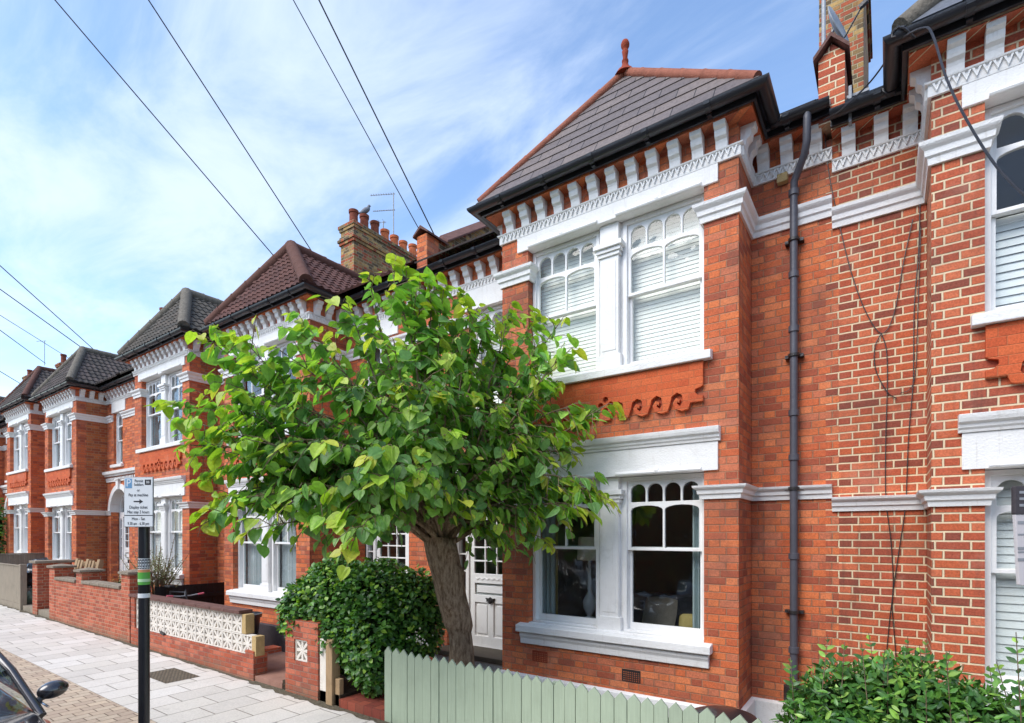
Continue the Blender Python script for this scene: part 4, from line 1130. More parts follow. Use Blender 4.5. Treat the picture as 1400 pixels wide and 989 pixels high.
mb = MB(); mb.obox((bx_-.70, by_, zb_+.92), (.12,0,0), (0,.06,0), (0,0,.025)); obj('saddle', mb, M['rubber'], bk, bevel=.02)

# porch lanterns
for (px, py, lab) in ((497, 697, 'small white hanging lantern in the porch left of the trunk'), (656, 715, 'small white hanging lantern above the panelled door')):
    q = at(px, py, YW-.12); t = thing('porch_lantern', (q.x, q.y, q.z), lab, 'lantern')
    mb = MB(); mb.lathe((q.x, q.y, q.z-.07), [(.02,0),(.05,.02),(.06,.09),(.065,.10),(.03,.14),(.01,.16)], 6); obj('lamp_case', mb, M['white_wood'], t)
    mb = MB(); mb.tube([(q.x, q.y, q.z+.09), (q.x, q.y, q.z+.30), (q.x, YW-.03, q.z+.32)], .007, 6); obj('bracket', mb, M['black_old'], t)
# alarm box / lamp on the narrow wall
mb = MB(); q = at(1070, 245, YN-.03); mb.box(q.x-.05, q.x+.05, YN-.07, YN+.0, q.z-.045, q.z+.045)
o = obj('junction_box', mb, M['yellow_stone'], bevel=.008); tag(o, 'small cream box under the eaves left of the grey downpipe', 'box')

# ------------------------------------------------------------------ parking sign post
pc = ray(197, 731, 5.1); px_, py_ = pc.x, pc.y; zg = gz(px_)
sp = thing('parking_sign_post', (px_, py_, zg), 'black parking sign post with white permit panel standing on the paver strip', 'sign post')
mb = MB(); mb.lathe((px_, py_, zg), [(.047,0),(.047,2.62),(.02,2.63)], 24); obj('pole', mb, M['black'], sp, smooth=35)
mb = MB(); mb.lathe((px_, py_, zg), [(.075,.0),(.07,.02),(.048,.05)], 24); obj('base_collar', mb, M['black'], sp, smooth=35)
def band(name, z0, z1, mat, e=.0015, a0=0, a1=2*math.pi):
    m = MB(); r = .047+e; n = 24; vs = []
    for i in range(n+1):
        a = a0+(a1-a0)*i/n; vs += [(px_+r*math.cos(a), py_+r*math.sin(a), z0), (px_+r*math.cos(a), py_+r*math.sin(a), z1)]
    m.add(vs, [(2*i, 2*i+2, 2*i+3, 2*i+1) for i in range(n)]); return obj(name, m, mat, sp, fix=False)
zz = lambda y: CAMH + (731-y)/FPX*5.05
band('sticker_band', zz(788), zz(764), M['sign_white'])
# dark key pattern on the white band
va = math.atan2(-py_, -px_)
kp = MB()
def arcbox(m, a0, a1, z0, z1, r):
    n = 4; vs = []
    for i in range(n+1):
        a = a0+(a1-a0)*i/n
        vs += [(px_+r*math.cos(a), py_+r*math.sin(a), z0), (px_+r*math.cos(a), py_+r*math.sin(a), z1)]
    m.add(vs, [(2*i, 2*i+2, 2*i+3, 2*i+1) for i in range(n)])
zt0, zt1 = zz(778), zz(765); hh = zt1-zt0
for j in range(8):
    a = va - 1.7 + j*.45
    for s0, s1, q0, q1 in ((0,.38,.86,1),(0,.07,.2,1),(.07,.3,.55,.68),(.14,.38,.2,.34),(.31,.38,.0,.86),(0,.38,0,.1)):
        arcbox(kp, a+s0, a+s1, zt0+hh*q0, zt0+hh*q1, .0495)
obj('sticker_print', kp, M['ink'], sp, fix=False)
band('sticker_band', zz(790), zz(779), M['orange_st'], .0022)
band('sticker_band', zz(800), zz(783), M['green'], .003)
band('sticker_band', zz(796), zz(792), M['palegreen'], .0038)
band('sticker_band', zz(814), zz(798.5), M['timber_black'], .0018)
band('sticker_band', zz(818), zz(812), M['sign_white'], .003)
# panel
ang = va - R(36)
nrm = Vector((math.cos(ang), math.sin(ang), 0)); rt = Vector((-nrm.y, nrm.x, 0))
if rt.dot(Vector((CS, SN, 0))) < 0: rt = -rt
cen = Vector((px_, py_, 0)) + nrm*.062
z1p, z0p, W2 = zz(652.5), zz(721), .140
cen -= rt*.008
mp = lambda a, y, b: tuple(cen + rt*a - nrm*y + Vector((0,0,b)))
mb = MB(); mb.plate(rect(-W2, W2, z0p, z1p), [], 0, .012, m=mp); pn = obj('sign_panel', mb, M['lead'], sp, bevel=.004)
mb = MB(); zs = zz(705)
mb.plate(rect(-W2+.006, W2-.006, zs+.004, z1p-.006), [], -.0015, -.0003, m=mp); mb.plate(rect(-W2+.006, W2-.006, z0p+.006, zs-.004), [], -.0015, -.0003, m=mp); obj('sign_face', mb, M['sign_white'], pn)
mb = MB()
for (a, b, c, d) in ((-W2+.004, W2-.004, zs-.003, zs+.003),): mb.plate(rect(a, b, c, d), [], -.0026, -.0016, m=mp)
H = z1p-z0p
mb.plate(rect(.062, .12, z1p-.075, z1p-.025), [], -.0026, -.0016, m=mp)
# arrow
za = z1p - H*.49
mb.plate([(-.045, za-.006), (.01, za-.006), (.01, za-.022), (.045, za), (.01, za+.022), (.01, za+.006), (-.045, za+.006)], [], -.0026, -.0016, m=mp)
obj('sign_marks', mb, M['ink'], pn)
mb = MB(); mb.plate(rect(-.125, -.062, z1p-.105, z1p-.015), [], -.0026, -.0016, m=mp); obj('sign_symbol', mb, M['sign_blue'], pn)
Mr = Matrix((( rt.x, 0, nrm.x), (rt.y, 0, nrm.y), (0, 1, 0)))
if Mr.determinant() < 0: pass
def text(body, a, z, size, mat, sx=1.0, d=.003):
    cu = bpy.data.curves.new('sign_text', 'FONT'); cu.body = body; cu.size = size; cu.align_x = 'CENTER'; cu.align_y = 'CENTER'
    cu.extrude = .0003; cu.materials.append(mat)
    o = bpy.data.objects.new('sign_text', cu); C.objects.link(o); o.parent = pn
    p = cen + rt*a + nrm*d + Vector((0,0,z)) - rootloc(pn)
    m = Mr.to_4x4(); m.translation = p; 
    me = bpy.data.meshes.new_from_object(o); me.transform(Matrix.Diagonal((sx, 1, 1, 1)))
    bpy.data.objects.remove(o); o = bpy.data.objects.new('sign_text', me); C.objects.link(o); o.parent = pn; o.matrix_local = m; return o
text('P', -.094, z1p-.06, .10, M['sign_white'], .9)
text('Permit', .005, z1p-.038, .038, M['ink'], .8); text('holders', .005, z1p-.072, .038, M['ink'], .78)
text('BB', .091, z1p-.05, .034, M['sign_white'], .8, .0035)
text('or', 0, z1p-H*.265, .036, M['ink'], .85)
text('Pay at machine', 0, z1p-H*.36, .040, M['ink'], .78)
text('Display ticket', 0, z1p-H*.605, .040, M['ink'], .8)
text('Max stay 2 hours', 0, z1p-H*.70, .040, M['ink'], .76)
text('Mon - Sat', 0, z0p+H*.165, .038, M['ink'], .85)
text('9.30 am - 6.30 pm', 0, z0p+H*.07, .038, M['ink'], .74)

# board at the right edge, hung from a post outside the picture
bq = ray(1404, 735, 2.9)
bd = thing('agent_board', (bq.x, bq.y, 0), 'pale notice board with dark header cut by the right edge', 'board')
rgt = Vector((CS, SN, 0)); fw_ = Vector((SN, -CS, 0)); 
mpb = lambda a, y, b: tuple(Vector((bq.x, bq.y, 0)) + rgt*a - fw_*y + Vector((0,0,b)))
zb1, zbm, zb0 = CAMH + (731-665)/FPX*2.9, CAMH + (731-704)/FPX*2.9, CAMH + (731-800)/FPX*2.9
mb = MB(); mb.plate([(-.040, zb0), (.32, zb0-.06), (.36, zbm), (-.062, zbm)], [], 0, .02, m=mpb); obj('panel', mb, M['board_pale'], bd, bevel=.003)
mb = MB(); mb.plate([(-.066, zbm+.002), (.37, zbm+.002), (.37, zb1+.02), (-.066, zb1)], [], -.004, .024, m=mpb); obj('header', mb, M['plinth_dark'], bd, bevel=.006)
mb = MB(); mb.lathe((bq.x+rgt.x*.42, bq.y+rgt.y*.42, gz(bq.x)), [(.035,0),(.035,2.6)], 12); obj('post', mb, M['timber_grey'], bd)
mb = MB()
for i, z in enumerate((zbm-.05, zbm-.11, zbm-.19, zbm-.205, zbm-.25)): mb.plate(rect(-.050, .1, z, z+(.016 if i % 2 == 0 else .008)), [], -.002, -.0005, m=mpb)
obj('printed_lines', mb, M['lead'], bd)
mb = MB()
for z in (zb1-.04, zb1-.075, zb1-.11): mb.plate(rect(-.045, .25, z, z+.014), [], -.006, -.0045, m=mpb)
obj('header_lines', mb, M['lead'], bd)

# ------------------------------------------------------------------ car
def make_car(loc, mat, label, wl=True):
    """estate car facing +X; loc = middle of the front bumper on the road"""
    root = thing('parked_car', loc, label, 'car', 'cars parked along the kerb')
    ox, oy, oz = loc
    st = [ # x behind the nose, half width, bottom, belt height, centre height of deck
        (0.00,.60,.32,.52,.56),(.06,.74,.22,.60,.66),(.30,.82,.20,.68,.76),(.75,.86,.22,.80,.87),(1.15,.87,.22,.90,.95),
        (1.9,.875,.20,.93,.96),(2.7,.875,.20,.95,.97),(3.5,.86,.22,.96,.99),(4.0,.82,.26,.95,.98),(4.25,.74,.34,.84,.88)]
    nb = 13; mb = MB(); vs = []
    for (x, w, zb, zh, zc) in st:
        for j in range(nb):
            t = -1 + 2*j/(nb-1); a = abs(t); s = 1 if t > 0 else -1
            if a > .83: q = (a-.83)/.17; y = w*(1-.03*q); z = zb + (zh*.55-zb)*(1-q)
            elif a > .66: q = (a-.66)/.17; y = w*(.985+.015*q); z = zh*.55 + (zh-.03-zh*.55)*(1-q)
            elif a > .5: q = (a-.5)/.16; y = w*(.90+.085*q); z = zh + (zc-zh)*.25*(1-q) - .03*q
            else: y = w*.90*a/.5; z = zc - (zc-zh)*.75*(a/.5)**2
            vs.append((ox-x, oy+s*y, oz+z))
    fs = [(i*nb+j, i*nb+j+1, (i+1)*nb+j+1, (i+1)*nb+j) for i in range(len(st)-1) for j in range(nb-1)]
    fs += [tuple(range(nb)), tuple((len(st)-1)*nb + j for j in range(nb))]
    mb.add(vs, fs); body = obj('body', mb, mat, root, smooth=60)
    # cabin
    W0, W1 = .83, .62
    def P(x, s, z, w): return (ox-x, oy+s*w, oz+z)
    prof = [(1.32,.93,W0),(1.88,1.42,W1),(2.9,1.45,W1-.01),(3.55,1.38,W1-.02),(4.10,.97,W0-.05)]
    rf = MB(); n = 9; vs = []
    for (x, z, w) in prof[1:4]:
        for j in range(n):
            t = -1+2*j/(n-1); vs.append((ox-x, oy+t*w, oz+z+.045*(1-t*t)))
    rf.add(vs, [(i*n+j, i*n+j+1, (i+1)*n+j+1, (i+1)*n+j) for i in range(2) for j in range(n-1)]); obj('roof', rf, mat, root, smooth=60, fix=False)
    ws = MB(); vs = []
    for k in range(5):
        f = k/4; x = 1.32+.56*f; z = .93+.49*f; w = W0+(W1-W0)*f
        for j in range(n):
            t = -1+2*j/(n-1); vs.append((ox-x+.13*(1-t*t)*(1-f*.5), oy+t*w, oz+z+.045*(1-t*t)*f))
    ws.add(vs, [(i*n+j, i*n+j+1, (i+1)*n+j+1, (i+1)*n+j) for i in range(4) for j in range(n-1)]); obj('windscreen', ws, M['glass_car'], root, smooth=60, fix=False)
    rw = MB(); rw.add([P(3.55,-1,1.38,W1-.02), P(3.55,1,1.38,W1-.02), P(4.10,1,.97,W0-.05), P(4.10,-1,.97,W0-.05)], [(0,1,2,3)]); obj('rear_window', rw, M['glass_car'], root, fix=False)
    for s in (-1, 1):
        sw_ = MB(); sw_.add([P(1.42,s,.95,W0), P(1.95,s,1.40,W1), P(2.9,s,1.43,W1-.01), P(3.5,s,1.36,W1-.02), P(3.95,s,.98,W0-.03), P(2.6,s,.96,W0)], [(0,1,2,3,4,5)]); obj('side_window', sw_, M['glass_car'], root, fix=False)
        pl = MB()
        pl.tube([P(1.25,s,.88,W0+.01), P(1.58,s,1.18,(W0+W1)/2+.02), P(1.88,s,1.42,W1+.005), P(2.4,s,1.46,W1)], .030, 10)
        pl.tube([P(1.88,s,1.42,W1+.0), P(2.9,s,1.455,W1), P(3.55,s,1.385,W1-.01), P(4.10,s,.95,W0-.04)], .028, 10)
        pl.tube([P(2.65,s,.95,W0), P(2.65,s,1.44,W1)], .03, 6)
        obj('pillar', pl, mat, root, smooth=50)
        tr_ = MB(); tr_.tube([P(1.2,s,.945,W0+.035), P(2.5,s,.965,W0+.04), P(3.9,s,.975,W0)], .008, 6); obj('window_trim', tr_, M['chrome'], root, smooth=50)
        mr = MB(); bm = bmesh.new(); bmesh.ops.create_icosphere(bm, subdivisions=3, radius=1)
        c_ = Vector(P(1.42, s, 1.02, .945)); vv = [(c_.x + v.co.x*.07 + .01, c_.y + v.co.y*.098, c_.z + v.co.z*.066 + .01*v.co.y*s) for v in bm.verts]
        vv = [(c_.x-.035 if p[0] < c_.x-.035 else p[0], p[1], p[2]) for p in vv]
        mr.add(vv, [tuple(v.index for v in f.verts) for f in bm.faces]); bm.free()
        m_ = obj('wing_mirror', mr, mat, root, smooth=50)
        ar = MB(); ar.tube([P(1.40, s, .92, .83), P(1.41, s, .97, .87), P(1.42, s, .99, .92)], [.03,.024,.03], 8); obj('mirror_arm', ar, M['black'], m_, smooth=50)
        for x in (.80, 3.45):
            wh = MB(); c_ = P(x, s, .31, .78)
            ring = [(.0,.10),(.20,.10),(.30,.085),(.315,.03),(.315,-.08),(.29,-.11)]
            vs = []; N = 24
            for r_, d_ in ring: vs += [(c_[0]+r_*math.cos(2*math.pi*i/N), c_[1]+s*d_, c_[2]+r_*math.sin(2*math.pi*i/N)) for i in range(N)]
            wh.add(vs, [(i*N+j, i*N+(j+1) % N, (i+1)*N+(j+1) % N, (i+1)*N+j) for i in range(len(ring)-1) for j in range(N)])
            w_ = obj('wheel', wh, M['rubber'], root, smooth=40)
            rm_ = MB()
            for k in range(5):
                a = 2*math.pi*k/5; rm_.obox((c_[0]+.1*math.cos(a), c_[1]+s*.112, c_[2]+.1*math.sin(a)), (.10*math.cos(a),0,.10*math.sin(a)), (0,.008,0), (-.025*math.sin(a),0,.025*math.cos(a)))
            obj('rim', rm_, M['chrome'], w_)
        hl = MB(); bm = bmesh.new(); bmesh.ops.create_icosphere(bm, subdivisions=2, radius=1); c_ = Vector(P(.22, s, .66, .66))
        hl.add([(c_.x+v.co.x*.20, c_.y+v.co.y*.14, c_.z+v.co.z*.075) for v in bm.verts], [tuple(v.index for v in f.verts) for f in bm.faces]); bm.free(); obj('headlight', hl, M['lens'], root, smooth=60)
    it = MB(); it.box(ox-3.9, ox-1.3, oy-.72, oy+.72, oz+.3, oz+.88); obj('dashboard', it, M['rubber'], root)
    for s in (-.36,.36):
        se = MB(); se.box(ox-2.6, ox-2.45, oy+s-.24, oy+s+.24, oz+.85, oz+1.15); se.box(ox-2.6, ox-2.48, oy+s-.12, oy+s+.12, oz+1.15, oz+1.33); obj('seat', se, M['sofa'], root, bevel=.03)
    gr = MB(); gr.box(ox-.06, ox+.015, oy-.42, oy+.42, oz+.38, oz+.52); obj('grille', gr, M['black'], root, bevel=.01)
    return root
mp_ = ray(66, 946, 4.15)
mp_ = None
car = make_car((-3.85, .42, gz(-5.5)-.01), M['car'], 'dark brown glossy car parked at the kerb, its mirror at the lower left corner')
pm = MB(); c_ = Vector((-5.12, .86, gz(-5.5)-.12+1.06))
o_ = MB(); o_.lathe((0,0,0), [(.0,0),(.04,0),(.04,.002),(0,.002)], 20)
disc = obj('permit_disc', o_, M['sign_white'], car); disc.location = Vector((-5.20, .86, gz(-5.5)-.01+1.02)) - car.location; disc.rotation_euler = (0, R(62), 0)
make_car((2.6, .30, gz(0)-.12), M['car'], 'dark car parked directly below the camera, outside the photo')
C2 = make_car((-1.0, -4.5, gz(-2)-.12), flat('silver_paint', (.45,.46,.48), .25, .6), 'silver car parked across the road, seen only in the window reflections')
make_car((4.0, -4.5, gz(2)-.12), flat('blue_paint', (.03,.05,.12), .25, .3), 'blue car parked across the road, seen only in the window reflections')

# opposite terrace (mirrored in the glass)
ot = thing('opposite_terrace', (0, -10, 0), 'brick terrace on the far side of the road, seen only in reflections', 'house')
mb = MB(); holes = []
for i in range(12):
    x = -32 + i*5.2
    for z in (1.0, 4.0): holes.append(rect(x, x+2.0, z, z+1.7))
mb.plate(rect(-34, 30, -.3, 6.3), holes, -10.25, -10); obj('wall', mb, M['brick_stock'], ot)
mb = MB()
for h_ in holes:
    (x0, z0), (x1, _), (_, z1), _ = h_
    mb.plate(rect(x0, x1, z0, z1), [rect(x0+.08, (x0+x1)/2-.15, z0+.08, z1-.08), rect((x0+x1)/2+.15, x1-.08, z0+.08, z1-.08)], -10.12, -10.02)
    mb.box(x0-.1, x1+.1, -10, -9.92, z0-.1, z0-.002); mb.box(x0-.1, x1+.1, -10.0, -9.96, z1+.002, z1+.3)
obj('window', mb, M['white'], ot)
mb = MB(); mb.box(-34, 30, -10.6, -10.45, -.3, 6.3); obj('interior_wall', mb, M['sofa'], ot)
mb = MB(); mb.add([(-34,-9.7,6.25),(30,-9.7,6.25),(30,-13.5,9.2),(-34,-13.5,9.2),(-34,-17.5,6.2),(30,-17.5,6.2)], [(0,1,2,3),(3,2,5,4)]); obj('roof', mb, M['ridge_grey'], ot, fix=False)

# ------------------------------------------------------------------ foliage
def leaf_into(mb, cols, p, d, up, L, w, col, kind='heart', fold=.18, curl=.15):
    """one leaf: base at p, pointing along d"""
    d = d.normalized(); s = d.cross(up)
    if s.length < 1e-4: s = d.orthogonal()
    s.normalize(); n = s.cross(d).normalized()
    if kind == 'heart': pr = [(.0,.0),(-.06,.55),(.14,.98),(.42,1.0),(.72,.62),(.90,.22),(1.0,0)]
    elif kind == 'oval': pr = [(0,0),(.18,.65),(.45,1.0),(.75,.65),(1.0,0)]
    else: pr = [(0,0),(.25,.8),(.55,.9),(1.0,0)]
    b = len(mb.v); m = len(pr)
    V = []
    for t, q in pr: V.append(p + d*(t*L) + n*(-curl*L*t*t))           # midrib
    for sg in (1,-1):
        for t, q in pr[1:-1]:
            V.append(p + d*(t*L) + s*(sg*q*w*.5) + n*(fold*q*w*.5 - curl*L*t*t))
    mb.v += [tuple(v) for v in V]
    k = m - 2
    for sg in (0,1):
        o = b + m + sg*k
        ring = [b] + [o+i for i in range(k)] + [b+m-1]
        # one strip against the midrib
        mid = [b+i for i in range(m-2, 0, -1)]
        f = ring + mid
        if sg: f = f[::-1]
        mb.f.append(tuple(f)); cols.append(col)
def tone(base, v):
    return tuple(max(0, c*(1+v)) for c in base)
LG = [srgb(126,168,80), srgb(140,184,80), srgb(112,156,84), srgb(156,196,86), srgb(132,172,102), srgb(98,140,76)]
LY = [srgb(178,204,74), srgb(198,214,92), srgb(164,196,70), srgb(208,210,88)]

# --- the street-side lime tree
def lime_tree():
    base = Vector((-4.25, 4.86, .05))
    fork = ray(607, 735, 6.25)
    t = thing('lime_tree', tuple(base), 'bushy tree with big lime green leaves and leaning trunk behind the green fence', 'tree')
    tr = MB(); ps = []; n = 26; rs = []
    for i in range(n+1):
        f = i/n; p = base.lerp(fork, f); p += Vector((.05*math.sin(f*5), .03*math.sin(f*4+1), 0)) + Vector((CS,SN,0))*(.085*math.sin(f*math.pi))
        ps.append(p); rs.append(.165 - .03*math.sin(f*math.pi)**2*(1 if f < .5 else 0) + .05*(1-f)**6 + .022*max(0, f-.45)/.55)
    N = 26; vs = []
    for i, p in enumerate(ps):
        for k in range(N):
            a = 2*math.pi*k/N; f = i/n
            r = rs[i]*(1 + .10*noise.noise(Vector((math.cos(a)*1.4, math.sin(a)*1.4, f*4))) + .05*noise.noise(Vector((math.cos(a)*5, math.sin(a)*5, f*9))))
            # old pruning knots
            for (fa, aa, rr_) in ((.62, -1.2, .07), (.80, .3, .06), (.74, 2.6, .05), (.93, -.2, .08)):
                dd = ((f-fa)/.035)**2 + ((math.atan2(math.sin(a-aa), math.cos(a-aa)))/.35)**2
                r += rr_*math.exp(-dd)
            vs.append((p.x+r*math.cos(a), p.y+r*math.sin(a), p.z))
    tr.add(vs, [(i*N+k, i*N+(k+1) % N, (i+1)*N+(k+1) % N, (i+1)*N+k) for i in range(n) for k in range(N)] + [tuple(n*N+k for k in range(N))])
    obj('trunk', tr, M['bark'], t, smooth=80)
    ends = [(262,575,5.2),(250,548,5.5),(288,520,5.6),(300,452,5.9),(335,462,5.6),(285,640,5.2),(296,705,5.1),(330,680,5.0),(352,720,5.0),(345,600,5.0),(330,540,5.3),(400,430,5.9),(380,480,5.4),
            (430,448,5.6),(470,420,6.0),(505,385,6.1),(540,372,5.9),(560,362,6.2),(590,378,6.1),(625,400,6.1),(650,425,6.0),(690,448,6.2),(730,440,6.3),(768,445,6.4),(780,475,6.4),(755,500,6.4),(790,560,6.3),(805,690,6.2),(770,650,6.2),(765,520,6.2),
            (830,558,6.45),(800,555,6.4),(790,620,6.3),(815,670,6.3),(828,690,6.25),(765,690,6.1),(745,735,6.0),(690,735,5.8),(672,700,5.7),(715,700,5.7),(640,675,5.3),(600,665,5.0),(560,655,4.9),(520,650,4.8),
            (480,690,4.9),(482,740,4.8),(455,665,4.9),(425,665,4.9),(575,380,6.0),(600,400,6.0),(640,430,6.0),(560,400,6.0),(310,620,5.2),(340,650,5.2),(370,620,5.0),(320,590,5.5),(395,600,4.9),(340,560,5.6),(770,600,6.2),(720,650,5.9),(700,600,5.7),(265,610,5.3),(300,680,5.1),(310,560,5.3),(285,470,5.7),(740,470,6.3),(700,430,6.2),(660,440,6.1),(400,690,4.8),(510,620,4.7),(450,600,4.8),(560,560,4.8),(620,600,5.0),(400,560,4.9),(480,520,4.9),(540,470,5.2),(620,490,5.3),(680,560,5.4),(700,620,5.5),(660,660,5.4),(580,640,4.8),(740,590,5.8),(740,650,5.9),
            (440,500,6.3),(520,440,6.5),(600,450,6.6),(680,500,6.6),(350,500,6.2),(360,640,6.1),(380,670,5.7),(410,640,6.4),(720,540,6.3),(640,540,5.8),(570,600,5.8),(500,560,5.9),(430,660,5.4),(620,650,5.9),(540,630,5.5),(480,640,5.1),(370,590,5.5),(600,540,5.3),(550,520,5.6)]
    br = MB(); lv = MB(); cols = []
    crownC = ray(545, 600, 5.7)
    for (px, py, zc) in ends:
        if px > 690: zc = min(zc, 5.22/(SN*(px-700)/FPX + CS))
        E = ray(px + random.uniform(-6,6), py + random.uniform(-6,6), zc + random.uniform(-.12,.12))
        S = ps[-1 - random.choice((0,0,1,2))].copy()
        mid = S.lerp(E, .5) + Vector((0,0,random.uniform(.25,.75))) + Vector((random.uniform(-.15,.15), random.uniform(-.15,.15), 0))
        if py < 480: mid.z -= .35
        path = []
        for i in range(15):
            f = i/14; path.append(S*(1-f)**2 + mid*2*f*(1-f) + E*f*f + Vector((0,-.06 if E.y > 5 else 0,0)) + Vector((noise.noise(E*3+Vector((f*4,0,0))), noise.noise(E*3+Vector((0,f*4,7))), noise.noise(E*3+Vector((0,9,f*4)))))*.05)
        br.tube(path, [.030*(1-f/14)**1.3+.004 for f in range(15)], 7)
        L = sum((path[i+1]-path[i]).length for i in range(14))
        nt = int(8 + L*5.1)
        for j in range(nt):
            f = .38 + .62*(j/nt) + random.uniform(0,.03); fi = min(13.99, f*14); a = path[int(fi)].lerp(path[min(14, int(fi)+1)], fi % 1)
            tang = (path[min(14, int(fi)+1)] - path[int(fi)]).normalized()
            dirn = (tang*.6 + Vector((random.gauss(0,.7), random.gauss(0,.7), random.gauss(-.05,.5)))).normalized()
            tl_ = random.uniform(.16,.42)
            e = a + dirn*tl_ + Vector((0,0,-.10*random.random()))
            if e.y > 5.40: e.y = 5.40 - random.uniform(0,.08)
            if j == nt-1: e = path[-1] + tang*.12 + Vector((0,0,-.05))
            m_ = a.lerp(e, .5) + Vector((0,0,.03))
            tw = [a, m_, e, e + Vector((0,0,-.05)) + dirn*.04]
            br.tube(tw, [.006,.004,.003,.002], 4)
            nl = random.randint(3,5)
            for q in range(nl):
                g = (q+.8)/nl; b = (a.lerp(m_, g*2) if g < .5 else m_.lerp(e, g*2-1))
                if b.y > 5.47 and b.x > -4.2: continue
                if b.y > 5.3: b = Vector((b.x, b.y-.05, b.z))
                sd = Vector((random.gauss(0,1), random.gauss(0,1), random.gauss(-.35,.35)))
                outw = (b - crownC); outw.z *= .4; outw = outw.normalized()
                ld = (sd*.75 + outw*.65 + Vector((0,0,-.50))).normalized()
                upv = (Vector((0,0,1)) + outw*.6 + Vector((random.gauss(0,.35), random.gauss(0,.35), 0))).normalized()
                Ls = .07 + .115*random.random()**1.3*(1.0 if q < nl-1 else .8)
                young = (j >= nt-2 and q >= nl-3) or random.random() < .035
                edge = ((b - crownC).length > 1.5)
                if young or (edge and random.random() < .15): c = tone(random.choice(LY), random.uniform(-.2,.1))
                else: c = tone(random.choice(LG), random.uniform(-.25,.30) + (.15 if edge else 0) + (.12 if b.z > 3.9 else 0))  # rim and upper leaves coloured lighter, painting the light on the crown
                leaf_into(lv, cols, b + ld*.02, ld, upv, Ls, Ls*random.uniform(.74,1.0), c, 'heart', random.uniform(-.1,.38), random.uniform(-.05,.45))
    lv.col = cols
    obj('branch', br, M['bark'], t, smooth=60)
    obj('crown', lv, M['leaf'], t, fix=False)
lime_tree()

def shrub(name, label, cat, blobs, dens, Lr, kind, cols_g, cols_y, py, seed, mat, loc, stems=None, inner=True, wr=.6, boxy=None, updir=.3):
    """leafy mass: leaves over and just inside several overlapping lumps"""
    random.seed(seed)
    t = thing(name, loc, label, cat)
    lv = MB(); cols = []
    tot = sum(b[3]*b[4]*b[5] for b in blobs)**(1)
    inn = MB()
    for (cx, cy, cz, rx, ry, rz) in blobs:
        area = (rx*ry + ry*rz + rx*rz)*4.2; n = int(area*dens)
        for _ in range(n):
            v = Vector((random.gauss(0,1), random.gauss(0,1), random.gauss(0,1))).normalized()
            k = random.uniform(.72, 1.05) + .06*noise.noise(Vector((v.x*3+cx, v.y*3+cy, v.z*3)))
            p = Vector((cx + v.x*rx*k, cy + v.y*ry*k, cz + v.z*rz*k))
            ok = True
            for (ax, ay, az, bx_, by_, bz_) in blobs:
                if (ax, ay, az) == (cx, cy, cz): continue
                if ((p.x-ax)/bx_)**2 + ((p.y-ay)/by_)**2 + ((p.z-az)/bz_)**2 < .60: ok = False; break
            if not ok or p.z < gz(p.x)+.03: continue
            nrm_ = Vector((v.x/rx, v.y/ry, v.z/rz)).normalized()
            d = (nrm_*.45 + Vector((random.gauss(0,.6), random.gauss(0,.6), random.gauss(updir-.3,.5)))).normalized()
            up_ = (nrm_ + Vector((0,0,.7)) + Vector((random.gauss(0,.3), random.gauss(0,.3), 0))).normalized()
            L = random.uniform(*Lr)
            lum = noise.noise(p*4.5)
            yc = random.random() < py*(1.8 if lum > .15 else .4)
            c = tone(random.choice(cols_y if yc else cols_g), random.uniform(-.25,.25))
            leaf_into(lv, cols, p, d, up_, L, L*wr*random.uniform(.85,1.1), c, kind, random.uniform(.05,.3), random.uniform(0,.3))
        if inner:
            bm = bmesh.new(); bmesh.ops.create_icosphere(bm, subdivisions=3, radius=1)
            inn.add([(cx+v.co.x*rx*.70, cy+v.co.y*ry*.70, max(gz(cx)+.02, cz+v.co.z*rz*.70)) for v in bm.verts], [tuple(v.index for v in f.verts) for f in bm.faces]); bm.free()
    br = MB()
    for s in (stems or []):
        br.tube(s[0], s[1], 6)
        pth = [Vector(q) for q in s[0]]
        nl = s[2]
        for i in range(nl):
            f = .25 + .75*i/nl; fi = f*(len(pth)-1); a = pth[int(fi)].lerp(pth[min(len(pth)-1, int(fi)+1)], fi % 1)
            tg = (pth[-1]-pth[0]).normalized()
            for sg in (-1,1):
                an = i*1.2; d = (tg*.6 + Vector((math.cos(an)*sg, math.sin(an)*sg, .05))).normalized()
                L = random.uniform(*Lr)*(1 - .3*f)
                leaf_into(lv, cols, a, d, Vector((random.gauss(0,.5), -1.1, .7)), L*1.15, L*wr*1.25, tone(random.choice(cols_g + (cols_y if f > .8 else [])), random.uniform(-.2,.3)), kind, .15, .2)
    if br.v: obj('stem', br, M['bark'], t, smooth=60)
    lv.col = cols
    if inner: obj('shade_core', inn, flat('painted_inner_shade', (.012,.022,.007), 1, 0, 0), t, smooth=60)  # near-black lumps paint the shade deep inside the foliage
    obj('foliage', lv, mat, t, fix=False)
    return t

HG = [srgb(74,122,48), srgb(56,98,42), srgb(78,126,48), srgb(52,90,42), srgb(90,138,52)]
HY = [srgb(150,190,66), srgb(140,176,66), srgb(104,148,50)]
shrub('climbing_hydrangea', 'dense dark green climber mounded over the low wall left of the gate opening', 'bush',
      [(-6.38, 4.85, 1.28, .64, .50, .54), (-5.75, 4.95, 1.30, .66, .52, .50), (-6.85, 4.66, 1.02, .44, .36, .46), (-5.45, 4.72, .75, .42, .38, .66), (-6.0, 4.75, .80, .46, .42, .50), (-5.2, 5.15, 1.05, .42, .42, .62)],
      1150, (.045,.088), 'oval', HG, HY, .20, 21, M['leaf_small'], (-6.0, 4.85, .05), wr=.82, updir=.15)
